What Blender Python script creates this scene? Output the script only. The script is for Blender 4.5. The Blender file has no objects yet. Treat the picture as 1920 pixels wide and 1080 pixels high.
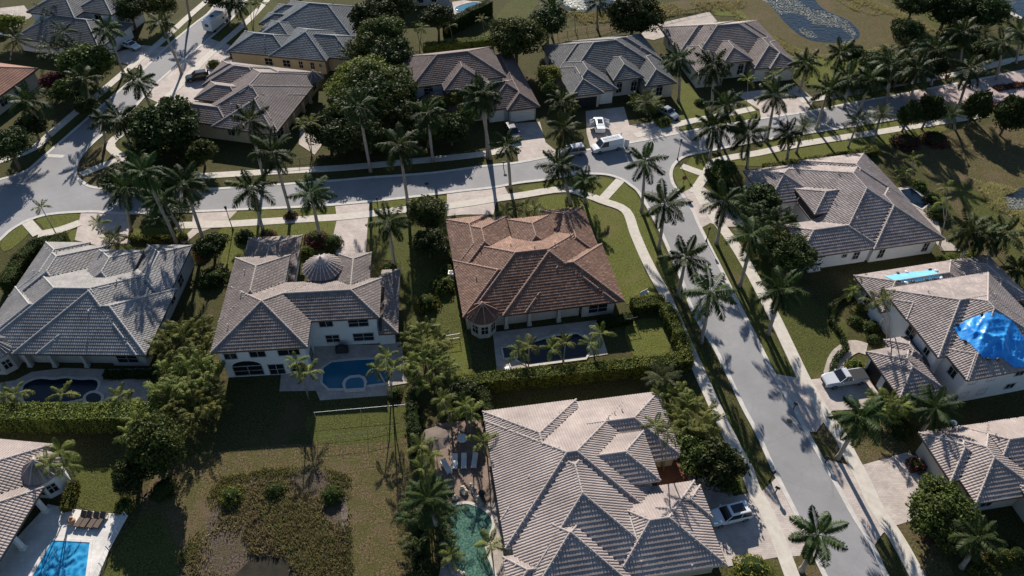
import bpy, bmesh, math, random
import numpy as np
from mathutils import Vector, Matrix
from mathutils.geometry import tessellate_polygon
R = math.radians
rng = np.random.default_rng(7); random.seed(7)
S = bpy.context.scene
COL = S.collection
# ---------------------------------------------------------------- camera
FPX, PITCH, ROLL, CH = 1390.0, R(44.8), R(0.85), 75.0
cp, sp, cr, sr = math.cos(PITCH), math.sin(PITCH), math.cos(ROLL), math.sin(ROLL)
FW = Vector((0, cp, -sp)); _r = Vector((1, 0, 0)); _u = Vector((0, sp, cp))
RT = cr*_r + sr*_u; UP = -sr*_r + cr*_u
cam = bpy.data.objects.new('camera', bpy.data.cameras.new('camera')); COL.objects.link(cam)
cam.data.sensor_width = 36; cam.data.lens = 36*FPX/1920; cam.data.clip_start = 1; cam.data.clip_end = 3000
m = Matrix((RT, UP, -FW)).transposed().to_4x4(); m.translation = (0, 0, CH); cam.matrix_world = m
S.camera = cam
# ---------------------------------------------------------------- sky, sun, exposure
SUN_EL, SUN_AZ = R(28.0), R(-9.4)          # azimuth measured from +Y towards +X
W = bpy.data.worlds.new('World'); S.world = W; W.use_nodes = True
nt = W.node_tree; nt.nodes.clear()
sky = nt.nodes.new('ShaderNodeTexSky'); sky.sky_type = 'NISHITA'; sky.sun_disc = False
sky.dust_density = 0.3; sky.air_density = 1.0; sky.ozone_density = 3.0; sky.sun_elevation = SUN_EL; sky.sun_rotation = SUN_AZ
bg = nt.nodes.new('ShaderNodeBackground'); bg.inputs[1].default_value = 0.065
wo = nt.nodes.new('ShaderNodeOutputWorld')
nt.links.new(sky.outputs[0], bg.inputs[0]); nt.links.new(bg.outputs[0], wo.inputs[0])
sl = bpy.data.lights.new('sun', 'SUN'); sl.energy = 5.0; sl.angle = R(0.53); sl.color = (1.0, 0.93, 0.84)
so = bpy.data.objects.new('sun', sl); COL.objects.link(so)
sd = Vector((math.sin(SUN_AZ)*math.cos(SUN_EL), math.cos(SUN_AZ)*math.cos(SUN_EL), math.sin(SUN_EL)))
so.rotation_euler = sd.to_track_quat('Z', 'Y').to_euler(); so.location = (0, 60, 120)
S.view_settings.view_transform = 'Standard'; S.view_settings.look = 'None'
S.view_settings.exposure = 0.7; S.view_settings.gamma = 1
S.render.engine = 'CYCLES'
S.cycles.max_bounces = 5; S.cycles.diffuse_bounces = 2; S.cycles.glossy_bounces = 2
S.cycles.transmission_bounces = 3; S.cycles.transparent_max_bounces = 4
# ---------------------------------------------------------------- measuring: photo pixel (1920x1080) -> point
def ray(x, y): return RT*(x-960) - UP*(y-540) + FW*FPX
def g(x, y, z=0.0):
    d = ray(x, y); t = (CH-z)/(-d.z); return Vector((d.x*t, d.y*t, z))
def up_at(bx, by, tx, ty):                  # point over/near base (bx,by) seen at (tx,ty)
    b = g(bx, by); d = ray(tx, ty); t = b.y/d.y; return Vector((d.x*t, b.y, CH+d.z*t))
# ---------------------------------------------------------------- materials
def nodes(name):
    m = bpy.data.materials.new(name); m.use_nodes = True; t = m.node_tree
    b = t.nodes['Principled BSDF']; return m, t, b
def N(t, k, **kw):
    n = t.nodes.new(k)
    for a, v in kw.items(): setattr(n, a, v)
    return n
def L(t, a, b): t.links.new(a, b)
def mat(name, c1, c2=None, scale=1.0, rough=.8, bump=0, bscale=8, metal=0, detail=4, c3=None, s3=.1, spec=.3, lo=.35, hi=.65):
    m, t, b = nodes(name); b.inputs['Roughness'].default_value = rough; b.inputs['Metallic'].default_value = metal
    b.inputs['Specular IOR Level'].default_value = spec
    b.inputs['Base Color'].default_value = (*c1, 1)
    if c2 or bump: tc = N(t, 'ShaderNodeNewGeometry')
    if c2:
        nz = N(t, 'ShaderNodeTexNoise'); nz.inputs['Scale'].default_value = scale; nz.inputs['Detail'].default_value = detail
        nz.inputs['Roughness'].default_value = .65
        L(t, tc.outputs['Position'], nz.inputs['Vector'])
        rp = N(t, 'ShaderNodeMapRange'); rp.inputs[1].default_value = lo; rp.inputs[2].default_value = hi
        L(t, nz.outputs[0], rp.inputs[0])
        mx = N(t, 'ShaderNodeMix', data_type='RGBA'); mx.inputs[6].default_value = (*c1, 1); mx.inputs[7].default_value = (*c2, 1)
        L(t, rp.outputs[0], mx.inputs[0]); out = mx.outputs[2]
        if c3:
            n3 = N(t, 'ShaderNodeTexNoise'); n3.inputs['Scale'].default_value = s3; n3.inputs['Detail'].default_value = 5
            L(t, tc.outputs['Position'], n3.inputs['Vector'])
            r3 = N(t, 'ShaderNodeMapRange'); r3.inputs[1].default_value = .42; r3.inputs[2].default_value = .62
            L(t, n3.outputs[0], r3.inputs[0])
            m3 = N(t, 'ShaderNodeMix', data_type='RGBA'); m3.inputs[7].default_value = (*c3, 1)
            L(t, out, m3.inputs[6]); L(t, r3.outputs[0], m3.inputs[0]); out = m3.outputs[2]
        L(t, out, b.inputs['Base Color'])
    if bump:
        nb = N(t, 'ShaderNodeTexNoise'); nb.inputs['Scale'].default_value = bscale; nb.inputs['Detail'].default_value = 4
        L(t, tc.outputs['Position'], nb.inputs['Vector'])
        bp = N(t, 'ShaderNodeBump'); bp.inputs['Distance'].default_value = bump; bp.inputs['Strength'].default_value = 1
        L(t, nb.outputs[0], bp.inputs['Height']); L(t, bp.outputs[0], b.inputs['Normal'])
    return m
def leafmat(name, c1, c2, rough=.5, trans=.25, spec=.5):
    rough += .15; spec *= .28
    m, t, b = nodes(name); b.inputs['Roughness'].default_value = rough; b.inputs['Specular IOR Level'].default_value = spec
    at = N(t, 'ShaderNodeAttribute', attribute_name='rnd'); oi = N(t, 'ShaderNodeObjectInfo')
    mx = N(t, 'ShaderNodeMix', data_type='RGBA'); mx.inputs[6].default_value = (*c1, 1); mx.inputs[7].default_value = (*c2, 1)
    L(t, at.outputs['Fac'], mx.inputs[0])
    hs = N(t, 'ShaderNodeHueSaturation'); L(t, mx.outputs[2], hs.inputs['Color'])
    mr = N(t, 'ShaderNodeMapRange'); mr.inputs[3].default_value = .75; mr.inputs[4].default_value = 1.25
    L(t, oi.outputs['Random'], mr.inputs[0]); L(t, mr.outputs[0], hs.inputs['Value'])
    mh = N(t, 'ShaderNodeMapRange'); mh.inputs[3].default_value = .48; mh.inputs[4].default_value = .515
    L(t, oi.outputs['Random'], mh.inputs[0]); L(t, mh.outputs[0], hs.inputs['Hue'])
    L(t, hs.outputs[0], b.inputs['Base Color'])
    tr = N(t, 'ShaderNodeBsdfTranslucent'); L(t, hs.outputs[0], tr.inputs[0])
    ms = N(t, 'ShaderNodeMixShader'); ms.inputs[0].default_value = trans
    L(t, b.outputs[0], ms.inputs[1]); L(t, tr.outputs[0], ms.inputs[2])
    L(t, ms.outputs[0], t.nodes['Material Output'].inputs[0]); return m
def roofmat(name, c1, c2, c3):
    m, t, b = nodes(name); b.inputs['Roughness'].default_value = .75; b.inputs['Specular IOR Level'].default_value = .35
    at = N(t, 'ShaderNodeAttribute', attribute_name='rnd')
    cr_ = N(t, 'ShaderNodeValToRGB'); e = cr_.color_ramp.elements
    e[0].color = (*c1, 1); e[1].color = (*c2, 1); e[0].position = .1; e[1].position = .75
    x = e.new(1.0); x.color = (*c3, 1)
    L(t, at.outputs['Fac'], cr_.inputs[0])
    ge = N(t, 'ShaderNodeNewGeometry'); nz = N(t, 'ShaderNodeTexNoise'); nz.inputs['Scale'].default_value = .35; nz.inputs['Detail'].default_value = 6
    L(t, ge.outputs['Position'], nz.inputs['Vector'])
    mr = N(t, 'ShaderNodeMapRange'); mr.inputs[1].default_value = .3; mr.inputs[2].default_value = .7; mr.inputs[3].default_value = .76; mr.inputs[4].default_value = 1.16
    L(t, nz.outputs[0], mr.inputs[0])
    hs = N(t, 'ShaderNodeHueSaturation'); L(t, cr_.outputs[0], hs.inputs['Color']); L(t, mr.outputs[0], hs.inputs['Value'])
    L(t, hs.outputs[0], b.inputs['Base Color']); return m
def pavermat(name, c1, c2, mortar, sx=.45, sy=.22, rot=0., stain=None):
    m, t, b = nodes(name); b.inputs['Roughness'].default_value = .85; b.inputs['Specular IOR Level'].default_value = .25
    ge = N(t, 'ShaderNodeNewGeometry'); mp = N(t, 'ShaderNodeMapping'); mp.inputs['Rotation'].default_value[2] = rot
    L(t, ge.outputs['Position'], mp.inputs[0])
    br = N(t, 'ShaderNodeTexBrick'); br.inputs['Scale'].default_value = 1; br.inputs['Brick Width'].default_value = sx; br.inputs['Row Height'].default_value = sy
    br.inputs['Mortar Size'].default_value = .012; br.inputs['Color1'].default_value = (*c1, 1); br.inputs['Color2'].default_value = (*c2, 1); br.inputs['Mortar'].default_value = (*mortar, 1)
    L(t, mp.outputs[0], br.inputs['Vector'])
    nz = N(t, 'ShaderNodeTexNoise'); nz.inputs['Scale'].default_value = .5; nz.inputs['Detail'].default_value = 8; L(t, ge.outputs['Position'], nz.inputs['Vector'])
    mr = N(t, 'ShaderNodeMapRange'); mr.inputs[1].default_value = .3; mr.inputs[2].default_value = .7; mr.inputs[3].default_value = .82; mr.inputs[4].default_value = 1.12
    L(t, nz.outputs[0], mr.inputs[0]); hs = N(t, 'ShaderNodeHueSaturation'); L(t, br.outputs[0], hs.inputs['Color']); L(t, mr.outputs[0], hs.inputs['Value'])
    L(t, hs.outputs[0], b.inputs['Base Color']); return m
def watermat(name, c1, c2, rough=.06, scale=1.5, bump=.02, bsc=3, caustic=0):
    m, t, b = nodes(name); b.inputs['Roughness'].default_value = rough; b.inputs['IOR'].default_value = 1.33
    ge = N(t, 'ShaderNodeNewGeometry'); nz = N(t, 'ShaderNodeTexNoise'); nz.inputs['Scale'].default_value = scale
    L(t, ge.outputs['Position'], nz.inputs['Vector'])
    mx = N(t, 'ShaderNodeMix', data_type='RGBA'); mx.inputs[6].default_value = (*c1, 1); mx.inputs[7].default_value = (*c2, 1)
    if caustic:  # caustic light painted into the base colour as bright and dark cells
        vo = N(t, 'ShaderNodeTexVoronoi', feature='SMOOTH_F1'); vo.inputs['Scale'].default_value = caustic; L(t, ge.outputs['Position'], vo.inputs['Vector'])
        mr = N(t, 'ShaderNodeMapRange'); mr.inputs[1].default_value = .2; mr.inputs[2].default_value = .75; L(t, vo.outputs[0], mr.inputs[0]); L(t, mr.outputs[0], mx.inputs[0])
    else: L(t, nz.outputs[0], mx.inputs[0])
    L(t, mx.outputs[2], b.inputs['Base Color'])
    nb = N(t, 'ShaderNodeTexNoise'); nb.inputs['Scale'].default_value = bsc; nb.inputs['Detail'].default_value = 3; L(t, ge.outputs['Position'], nb.inputs['Vector'])
    bp = N(t, 'ShaderNodeBump'); bp.inputs['Distance'].default_value = bump; L(t, nb.outputs[0], bp.inputs['Height']); L(t, bp.outputs[0], b.inputs['Normal'])
    return m
M = {}
M['asphalt'] = mat('asphalt', (.245,.24,.242), (.295,.288,.288), .25, .9, .004, 30, detail=8, c3=(.262,.256,.262), s3=2.0)
def worn_road():
    m = M['asphalt']; t = m.node_tree; b = t.nodes['Principled BSDF']; src = b.inputs['Base Color'].links[0].from_socket
    ge = N(t, 'ShaderNodeNewGeometry'); nz = N(t, 'ShaderNodeTexNoise'); nz.inputs['Scale'].default_value = .8; L(t, ge.outputs['Position'], nz.inputs['Vector'])
    mx = N(t, 'ShaderNodeMix', data_type='RGBA'); mx.inputs[0].default_value = .08; L(t, ge.outputs['Position'], mx.inputs[6]); L(t, nz.outputs['Color'], mx.inputs[7])
    vo = N(t, 'ShaderNodeTexVoronoi', feature='DISTANCE_TO_EDGE'); vo.inputs['Scale'].default_value = .16; L(t, mx.outputs[2], vo.inputs['Vector'])
    r1 = N(t, 'ShaderNodeMapRange'); r1.inputs[1].default_value = .0; r1.inputs[2].default_value = .006; r1.inputs[3].default_value = .86; r1.inputs[4].default_value = 1; L(t, vo.outputs['Distance'], r1.inputs[0])
    n2 = N(t, 'ShaderNodeTexNoise'); n2.inputs['Scale'].default_value = .07; n2.inputs['Detail'].default_value = 9; n2.inputs['Roughness'].default_value = .7; L(t, ge.outputs['Position'], n2.inputs['Vector'])
    r2 = N(t, 'ShaderNodeMapRange'); r2.inputs[1].default_value = .35; r2.inputs[2].default_value = .65; r2.inputs[3].default_value = .86; r2.inputs[4].default_value = 1.1; L(t, n2.outputs[0], r2.inputs[0])
    mu = N(t, 'ShaderNodeMath', operation='MULTIPLY'); L(t, r1.outputs[0], mu.inputs[0]); L(t, r2.outputs[0], mu.inputs[1])
    hs = N(t, 'ShaderNodeHueSaturation'); L(t, src, hs.inputs['Color']); L(t, mu.outputs[0], hs.inputs['Value']); L(t, hs.outputs[0], b.inputs['Base Color'])
worn_road()
M['concrete'] = mat('concrete', (.46,.42,.36), (.56,.515,.45), 1.2, .9, .003, 20, detail=8)
M['kerb'] = mat('kerb', (.44,.42,.385), (.56,.53,.49), 1.5, .9, detail=8)
M['paver'] = pavermat('driveway pavers', (.43,.365,.33), (.51,.445,.40), (.31,.26,.23))
M['paver_pink'] = pavermat('pink pavers', (.37,.285,.265), (.45,.355,.325), (.26,.2,.18), rot=.2)
M['paver_red'] = pavermat('red pavers', (.25,.10,.06), (.30,.13,.08), (.12,.06,.04))
M['deck_white'] = pavermat('pale deck', (.60,.57,.53), (.68,.65,.61), (.5,.47,.44), .5, .5)
M['deck_brown_shade'] = pavermat('shaded brown deck', (.20,.145,.115), (.26,.19,.15), (.14,.1,.08), .4, .4)  # brown pavers made darker, with the patio's shade put into the colour
M['deck_tan'] = pavermat('tan deck', (.36,.31,.27), (.44,.38,.33), (.28,.24,.2), .5, .5)
def grassmat(name, c1, c2, c3, c4):
    """turf: fine blade grain, hand-sized tufts, metre-scale patches, worn spots"""
    m, t, b = nodes(name); b.inputs['Roughness'].default_value = .95; b.inputs['Specular IOR Level'].default_value = .1
    ge = N(t, 'ShaderNodeNewGeometry'); prev = None
    for sc, lo, hi, a, c, det in ((4.5,.40,.60,c1,c2,3), (.55,.46,.60,None,c3,8), (.16,.54,.66,None,c4,10)):
        nz = N(t, 'ShaderNodeTexNoise'); nz.inputs['Scale'].default_value = sc; nz.inputs['Detail'].default_value = det; nz.inputs['Roughness'].default_value = .62
        L(t, ge.outputs['Position'], nz.inputs['Vector']); mr = N(t, 'ShaderNodeMapRange'); mr.inputs[1].default_value = lo; mr.inputs[2].default_value = hi
        if a is None: mr.inputs[4].default_value = .75
        L(t, nz.outputs[0], mr.inputs[0]); mx = N(t, 'ShaderNodeMix', data_type='RGBA'); L(t, mr.outputs[0], mx.inputs[0]); mx.inputs[7].default_value = (*c, 1)
        if a is None: L(t, prev, mx.inputs[6])
        else: mx.inputs[6].default_value = (*a, 1)
        prev = mx.outputs[2]
    nf = N(t, 'ShaderNodeTexNoise'); nf.inputs['Scale'].default_value = 11; nf.inputs['Detail'].default_value = 2; L(t, ge.outputs['Position'], nf.inputs['Vector'])
    mr = N(t, 'ShaderNodeMapRange'); mr.inputs[1].default_value = .35; mr.inputs[2].default_value = .65; mr.inputs[3].default_value = .6; mr.inputs[4].default_value = 1.45; L(t, nf.outputs[0], mr.inputs[0])
    hs = N(t, 'ShaderNodeHueSaturation'); L(t, prev, hs.inputs['Color']); L(t, mr.outputs[0], hs.inputs['Value']); L(t, hs.outputs[0], b.inputs['Base Color'])
    bp = N(t, 'ShaderNodeBump'); bp.inputs['Distance'].default_value = .07; L(t, nf.outputs[0], bp.inputs['Height']); L(t, bp.outputs[0], b.inputs['Normal']); return m
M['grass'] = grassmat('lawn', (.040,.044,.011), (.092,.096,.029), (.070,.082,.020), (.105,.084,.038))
M['grass_bright'] = grassmat('bright lawn', (.060,.068,.013), (.132,.136,.036), (.10,.114,.028), (.13,.112,.045))  # brighter yellow-green turf of the street verges and front lawns
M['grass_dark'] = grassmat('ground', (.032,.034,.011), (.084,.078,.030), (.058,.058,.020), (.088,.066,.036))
M['grass_dry'] = grassmat('dry lawn', (.052,.042,.018), (.138,.108,.054), (.070,.070,.022), (.125,.088,.056))
M['marsh'] = grassmat('marsh', (.040,.030,.022), (.125,.096,.074), (.075,.062,.034), (.14,.11,.092))
M['mud'] = grassmat('mud', (.060,.046,.038), (.17,.135,.115), (.095,.074,.06), (.19,.155,.14))
M['mulch'] = mat('mulch', (.055,.038,.028), (.085,.06,.045), 3, .95, .05, 12, detail=8)
M['pond'] = watermat('pond water', (.010,.015,.020), (.022,.030,.038), .1, .3, .12, 1.2)
M['murk'] = mat('murky pond', (.012,.011,.007), (.03,.026,.016), .6, .5, .01, 3, spec=.12)
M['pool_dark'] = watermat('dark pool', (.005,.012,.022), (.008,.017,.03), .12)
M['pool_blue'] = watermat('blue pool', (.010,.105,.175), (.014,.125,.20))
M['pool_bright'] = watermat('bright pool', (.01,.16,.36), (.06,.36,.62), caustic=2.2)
M['pool_teal'] = watermat('teal pool', (.028,.085,.066), (.12,.205,.155), caustic=5, bump=.01)
M['wall_white'] = mat('white stucco', (.60,.60,.60), (.66,.66,.65), .6, .9)
M['wall_cream'] = mat('cream stucco', (.46,.42,.36), (.52,.48,.42), .6, .9)
M['wall_yellow'] = mat('yellow stucco', (.42,.35,.23), (.48,.40,.27), .6, .9)
M['wall_grey'] = mat('grey stucco', (.42,.40,.38), (.48,.46,.43), .6, .9)
M['fascia'] = mat('fascia', (.10,.075,.06), rough=.7)
M['fascia_w'] = mat('white fascia', (.5,.48,.45), rough=.7)
M['glass'] = mat('window glass', (.012,.014,.018), rough=.08, spec=.6)
M['frame'] = mat('window frame', (.45,.44,.42), rough=.5)
M['frame_dark'] = mat('dark frame', (.05,.04,.035), rough=.5)
M['garage'] = mat('garage door', (.62,.60,.57), (.66,.64,.61), 1, .6)
M['door'] = mat('door', (.10,.05,.03), rough=.5)
M['white'] = mat('white paint', (.75,.75,.74), rough=.35, spec=.5)
M['metal'] = mat('metal', (.4,.4,.4), rough=.35, metal=.9)
M['iron'] = mat('dark iron', (.02,.02,.02), rough=.5, metal=.3)
M['black'] = mat('black rubber', (.015,.015,.016), rough=.7)
M['trunk'] = mat('palm trunk', (.24,.215,.18), (.34,.305,.26), 3, .95, .02, 8, detail=6)
M['dead'] = leafmat('dead frond', (.12,.075,.035), (.22,.15,.08), .8, .1)
M['bark'] = mat('bark', (.12,.085,.06), (.18,.13,.09), 3, .95, .03, 8)
M['shaft'] = mat('crownshaft', (.09,.13,.035), (.13,.16,.05), 3, .5)
M['frond'] = leafmat('palm frond', (.016,.032,.007), (.046,.070,.016), .42, .2)
M['areca'] = leafmat('areca frond', (.075,.100,.020), (.19,.205,.050), .42, .35)
M['fan'] = leafmat('date frond', (.045,.060,.022), (.095,.110,.045), .5, .2)
M['leaf'] = leafmat('leaf', (.030,.047,.010), (.095,.115,.027), .5, .2)
M['leaf_hedge'] = leafmat('hedge leaf', (.085,.105,.018), (.20,.215,.045), .5, .25)
M['leaf_yellow'] = leafmat('yellow leaf', (.10,.11,.02), (.21,.20,.04), .5, .3)
M['leaf_red'] = leafmat('red leaf', (.07,.02,.02), (.14,.05,.04), .5, .2)
M['leaf_dark'] = leafmat('dark leaf', (.018,.031,.008), (.055,.073,.019), .5, .15)
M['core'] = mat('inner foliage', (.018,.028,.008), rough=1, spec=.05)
M['reed'] = leafmat('reed', (.22,.20,.085), (.42,.36,.19), .8, .3, .1)
M['reed_g'] = leafmat('green reed', (.14,.15,.05), (.30,.28,.11), .8, .3, .1)
M['lily'] = leafmat('lily pad', (.12,.14,.09), (.42,.42,.38), .3, .1, .6)
def tarpmat(name, c1, c2):
    m = mat(name, c1, c2, .7, .38, .03, 3, detail=3, spec=.4); return m
M['tarp'] = tarpmat('blue tarp', (.012,.22,.66), (.05,.36,.80))
M['tarp_l'] = tarpmat('light blue tarp', (.14,.42,.60), (.2,.5,.68))
# ---------------------------------------------------------------- object helpers
def link(o, parent=None):
    COL.objects.link(o)
    if parent: o.parent = parent
    return o
def tag(o, label=None, cat=None, group=None, kind=None):
    for k, v in (('label', label), ('category', cat), ('group', group), ('kind', kind)):
        if v: o[k] = v
    return o
def empty(name, loc=(0,0,0), rz=0, **kw):
    o = bpy.data.objects.new(name, None); o.location = loc; o.rotation_euler = (0, 0, rz); o.empty_display_size = .3
    return tag(link(o), **kw)
def np_mesh(name, V, F, mt, rnd=None, smooth=False):
    V = np.asarray(V, dtype=np.float32); F = np.asarray(F, dtype=np.int32)
    me = bpy.data.meshes.new(name); k = F.shape[1]
    me.vertices.add(len(V)); me.vertices.foreach_set('co', V.ravel())
    me.loops.add(F.size); me.loops.foreach_set('vertex_index', F.ravel())
    me.polygons.add(len(F)); me.polygons.foreach_set('loop_start', np.arange(0, F.size, k, dtype=np.int32))
    try: me.polygons.foreach_set('loop_total', np.full(len(F), k, dtype=np.int32))
    except Exception: pass
    if smooth: me.polygons.foreach_set('use_smooth', np.ones(len(F), dtype=bool))
    me.update(calc_edges=True)
    if rnd is not None:
        a = me.attributes.new('rnd', 'FLOAT', 'FACE'); a.data.foreach_set('value', np.asarray(rnd, dtype=np.float32))
    me.materials.append(mt); return me
def obj_np(name, V, F, mt, parent=None, rnd=None, smooth=False):
    return link(bpy.data.objects.new(name, np_mesh(name, V, F, mt, rnd, smooth)), parent)
class MB:
    def __init__(s): s.v = []; s.f = []
    def poly(s, pts):
        i = len(s.v); s.v += [tuple(p) for p in pts]; s.f.append(tuple(range(i, i+len(pts)))); return s
    def box(s, x0, x1, y0, y1, z0, z1, rz=0, o=(0,0,0), tap=0):
        c, n = math.cos(rz), math.sin(rz); i = len(s.v)
        for z, t in ((z0, 0), (z1, tap)):
            for x, y in ((x0+t, y0+t), (x1-t, y0+t), (x1-t, y1-t), (x0+t, y1-t)):
                s.v.append((o[0]+x*c-y*n, o[1]+x*n+y*c, o[2]+z))
        for f in ((3,2,1,0), (4,5,6,7), (0,1,5,4), (1,2,6,5), (2,3,7,6), (3,0,4,7)): s.f.append(tuple(i+k for k in f))
        return s
    def tube(s, pts, rad, n=8, cap=True):
        pts = [Vector(p) for p in pts]; rad = rad if hasattr(rad, '__len__') else [rad]*len(pts); rings = []
        for k, p in enumerate(pts):
            d = (pts[min(k+1, len(pts)-1)]-pts[max(k-1, 0)]).normalized()
            a = d.cross(Vector((0,0,1)) if abs(d.z) < .9 else Vector((1,0,0))).normalized(); b = d.cross(a)
            i = len(s.v); rings.append(i)
            for j in range(n):
                t = 2*math.pi*j/n; s.v.append(tuple(p+(a*math.cos(t)+b*math.sin(t))*rad[k]))
        for i0, i1 in zip(rings, rings[1:]):
            for j in range(n): s.f.append((i0+j, i0+(j+1)%n, i1+(j+1)%n, i1+j))
        if cap: s.f.append(tuple(rings[0]+j for j in reversed(range(n)))); s.f.append(tuple(rings[-1]+j for j in range(n)))
        return s
    def ball(s, c, r, n=10, m=6, sz=1):
        i = len(s.v)
        for a in range(m+1):
            ph = math.pi*a/m
            for b in range(n):
                th = 2*math.pi*b/n; s.v.append((c[0]+r*math.sin(ph)*math.cos(th), c[1]+r*math.sin(ph)*math.sin(th), c[2]-r*sz*math.cos(ph)))
        for a in range(m):
            for b in range(n): s.f.append((i+a*n+b, i+a*n+(b+1)%n, i+(a+1)*n+(b+1)%n, i+(a+1)*n+b))
        return s
    def prism(s, prof, y0, y1, ax='y'):        # side profile (x,z) extruded along y
        n = len(prof); i = len(s.v)
        for y in (y0, y1): s.v += [(p[0], y, p[1]) for p in prof]
        s.f.append(tuple(i+k for k in range(n))); s.f.append(tuple(i+n+k for k in reversed(range(n))))
        for k in range(n): s.f.append((i+k, i+n+k, i+n+(k+1)%n, i+(k+1)%n))
        return s
    def build(s, name, mt, parent=None, smooth=False, bevel=0, kind=None):
        me = bpy.data.meshes.new(name); me.from_pydata(s.v, [], s.f)
        if smooth:
            for p in me.polygons: p.use_smooth = True
        me.materials.append(mt); o = bpy.data.objects.new(name, me); link(o, parent)
        if bevel:
            b = o.modifiers.new('bevel', 'BEVEL'); b.width = bevel; b.segments = 2; b.limit_method = 'ANGLE'
        if kind: o['kind'] = kind
        return o
def spline(pts, n=5, closed=False):
    out = []; k = len(pts)
    for i in range(k if closed else k-1):
        p = [Vector(pts[(i+j) % k] if closed else pts[min(max(i+j, 0), k-1)]) for j in (-1, 0, 1, 2)]
        for a in range(n):
            t = a/n; out.append(.5*((2*p[1])+(p[2]-p[0])*t+(2*p[0]-5*p[1]+4*p[2]-p[3])*t*t+(3*p[1]-p[0]-3*p[2]+p[3])*t**3))
    if not closed: out.append(Vector(pts[-1]))
    return out
_zl = [0]
def sheet(name, px, mt, z, smooth=True, kind='structure', thick=0, world=False):
    """flat ground area from its measured outline"""
    _zl[0] += 1; zz = z+(_zl[0] % 12)*.0012
    pts = [Vector((p[0], p[1], zz)) for p in px] if world else [g(p[0], p[1], zz) for p in px]
    if smooth: pts = spline(pts, 4, True)
    me = bpy.data.meshes.new(name); bm = bmesh.new()
    top = [bm.verts.new((p.x, p.y, zz)) for p in pts]; f = bm.faces.new(top)
    if thick:
        bot = [bm.verts.new((p.x, p.y, zz-thick)) for p in pts]
        for i in range(len(top)): bm.faces.new((top[i], bot[i], bot[(i+1) % len(top)], top[(i+1) % len(top)]))
    f.normal_update()
    if f.normal.z < 0: f.normal_flip()
    bmesh.ops.triangulate(bm, faces=[f]); bm.to_mesh(me); bm.free(); me.materials.append(mt)
    o = link(bpy.data.objects.new(name, me)); o['kind'] = kind; return o
def band(name, px, w, mt, z, h=.0, smooth=True, off=0, kind='structure', n=4, parent=None):
    """strip of width w (m) along a measured line"""
    pts = [g(p[0], p[1], 0) for p in px]
    if smooth: pts = spline(pts, n)
    _zl[0] += 1; z += (_zl[0] % 12)*.0012; mb = MB(); Ls, Rs = [], []
    for i, p in enumerate(pts):
        d = (pts[min(i+1, len(pts)-1)]-pts[max(i-1, 0)]); nn = Vector((-d.y, d.x, 0)).normalized()
        Ls.append(p+nn*(w/2+off)); Rs.append(p+nn*(-w/2+off))
    for i in range(len(pts)-1):
        a, b, c, d = Ls[i], Rs[i], Rs[i+1], Ls[i+1]
        mb.poly([(a.x,a.y,z+h), (b.x,b.y,z+h), (c.x,c.y,z+h), (d.x,d.y,z+h)])
        if h:
            mb.poly([(a.x,a.y,z+h), (d.x,d.y,z+h), (d.x,d.y,z-.05), (a.x,a.y,z-.05)])
            mb.poly([(c.x,c.y,z+h), (b.x,b.y,z+h), (b.x,b.y,z-.05), (c.x,c.y,z-.05)])
    o = mb.build(name, mt, parent)
    if kind: o['kind'] = kind
    return o
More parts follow.
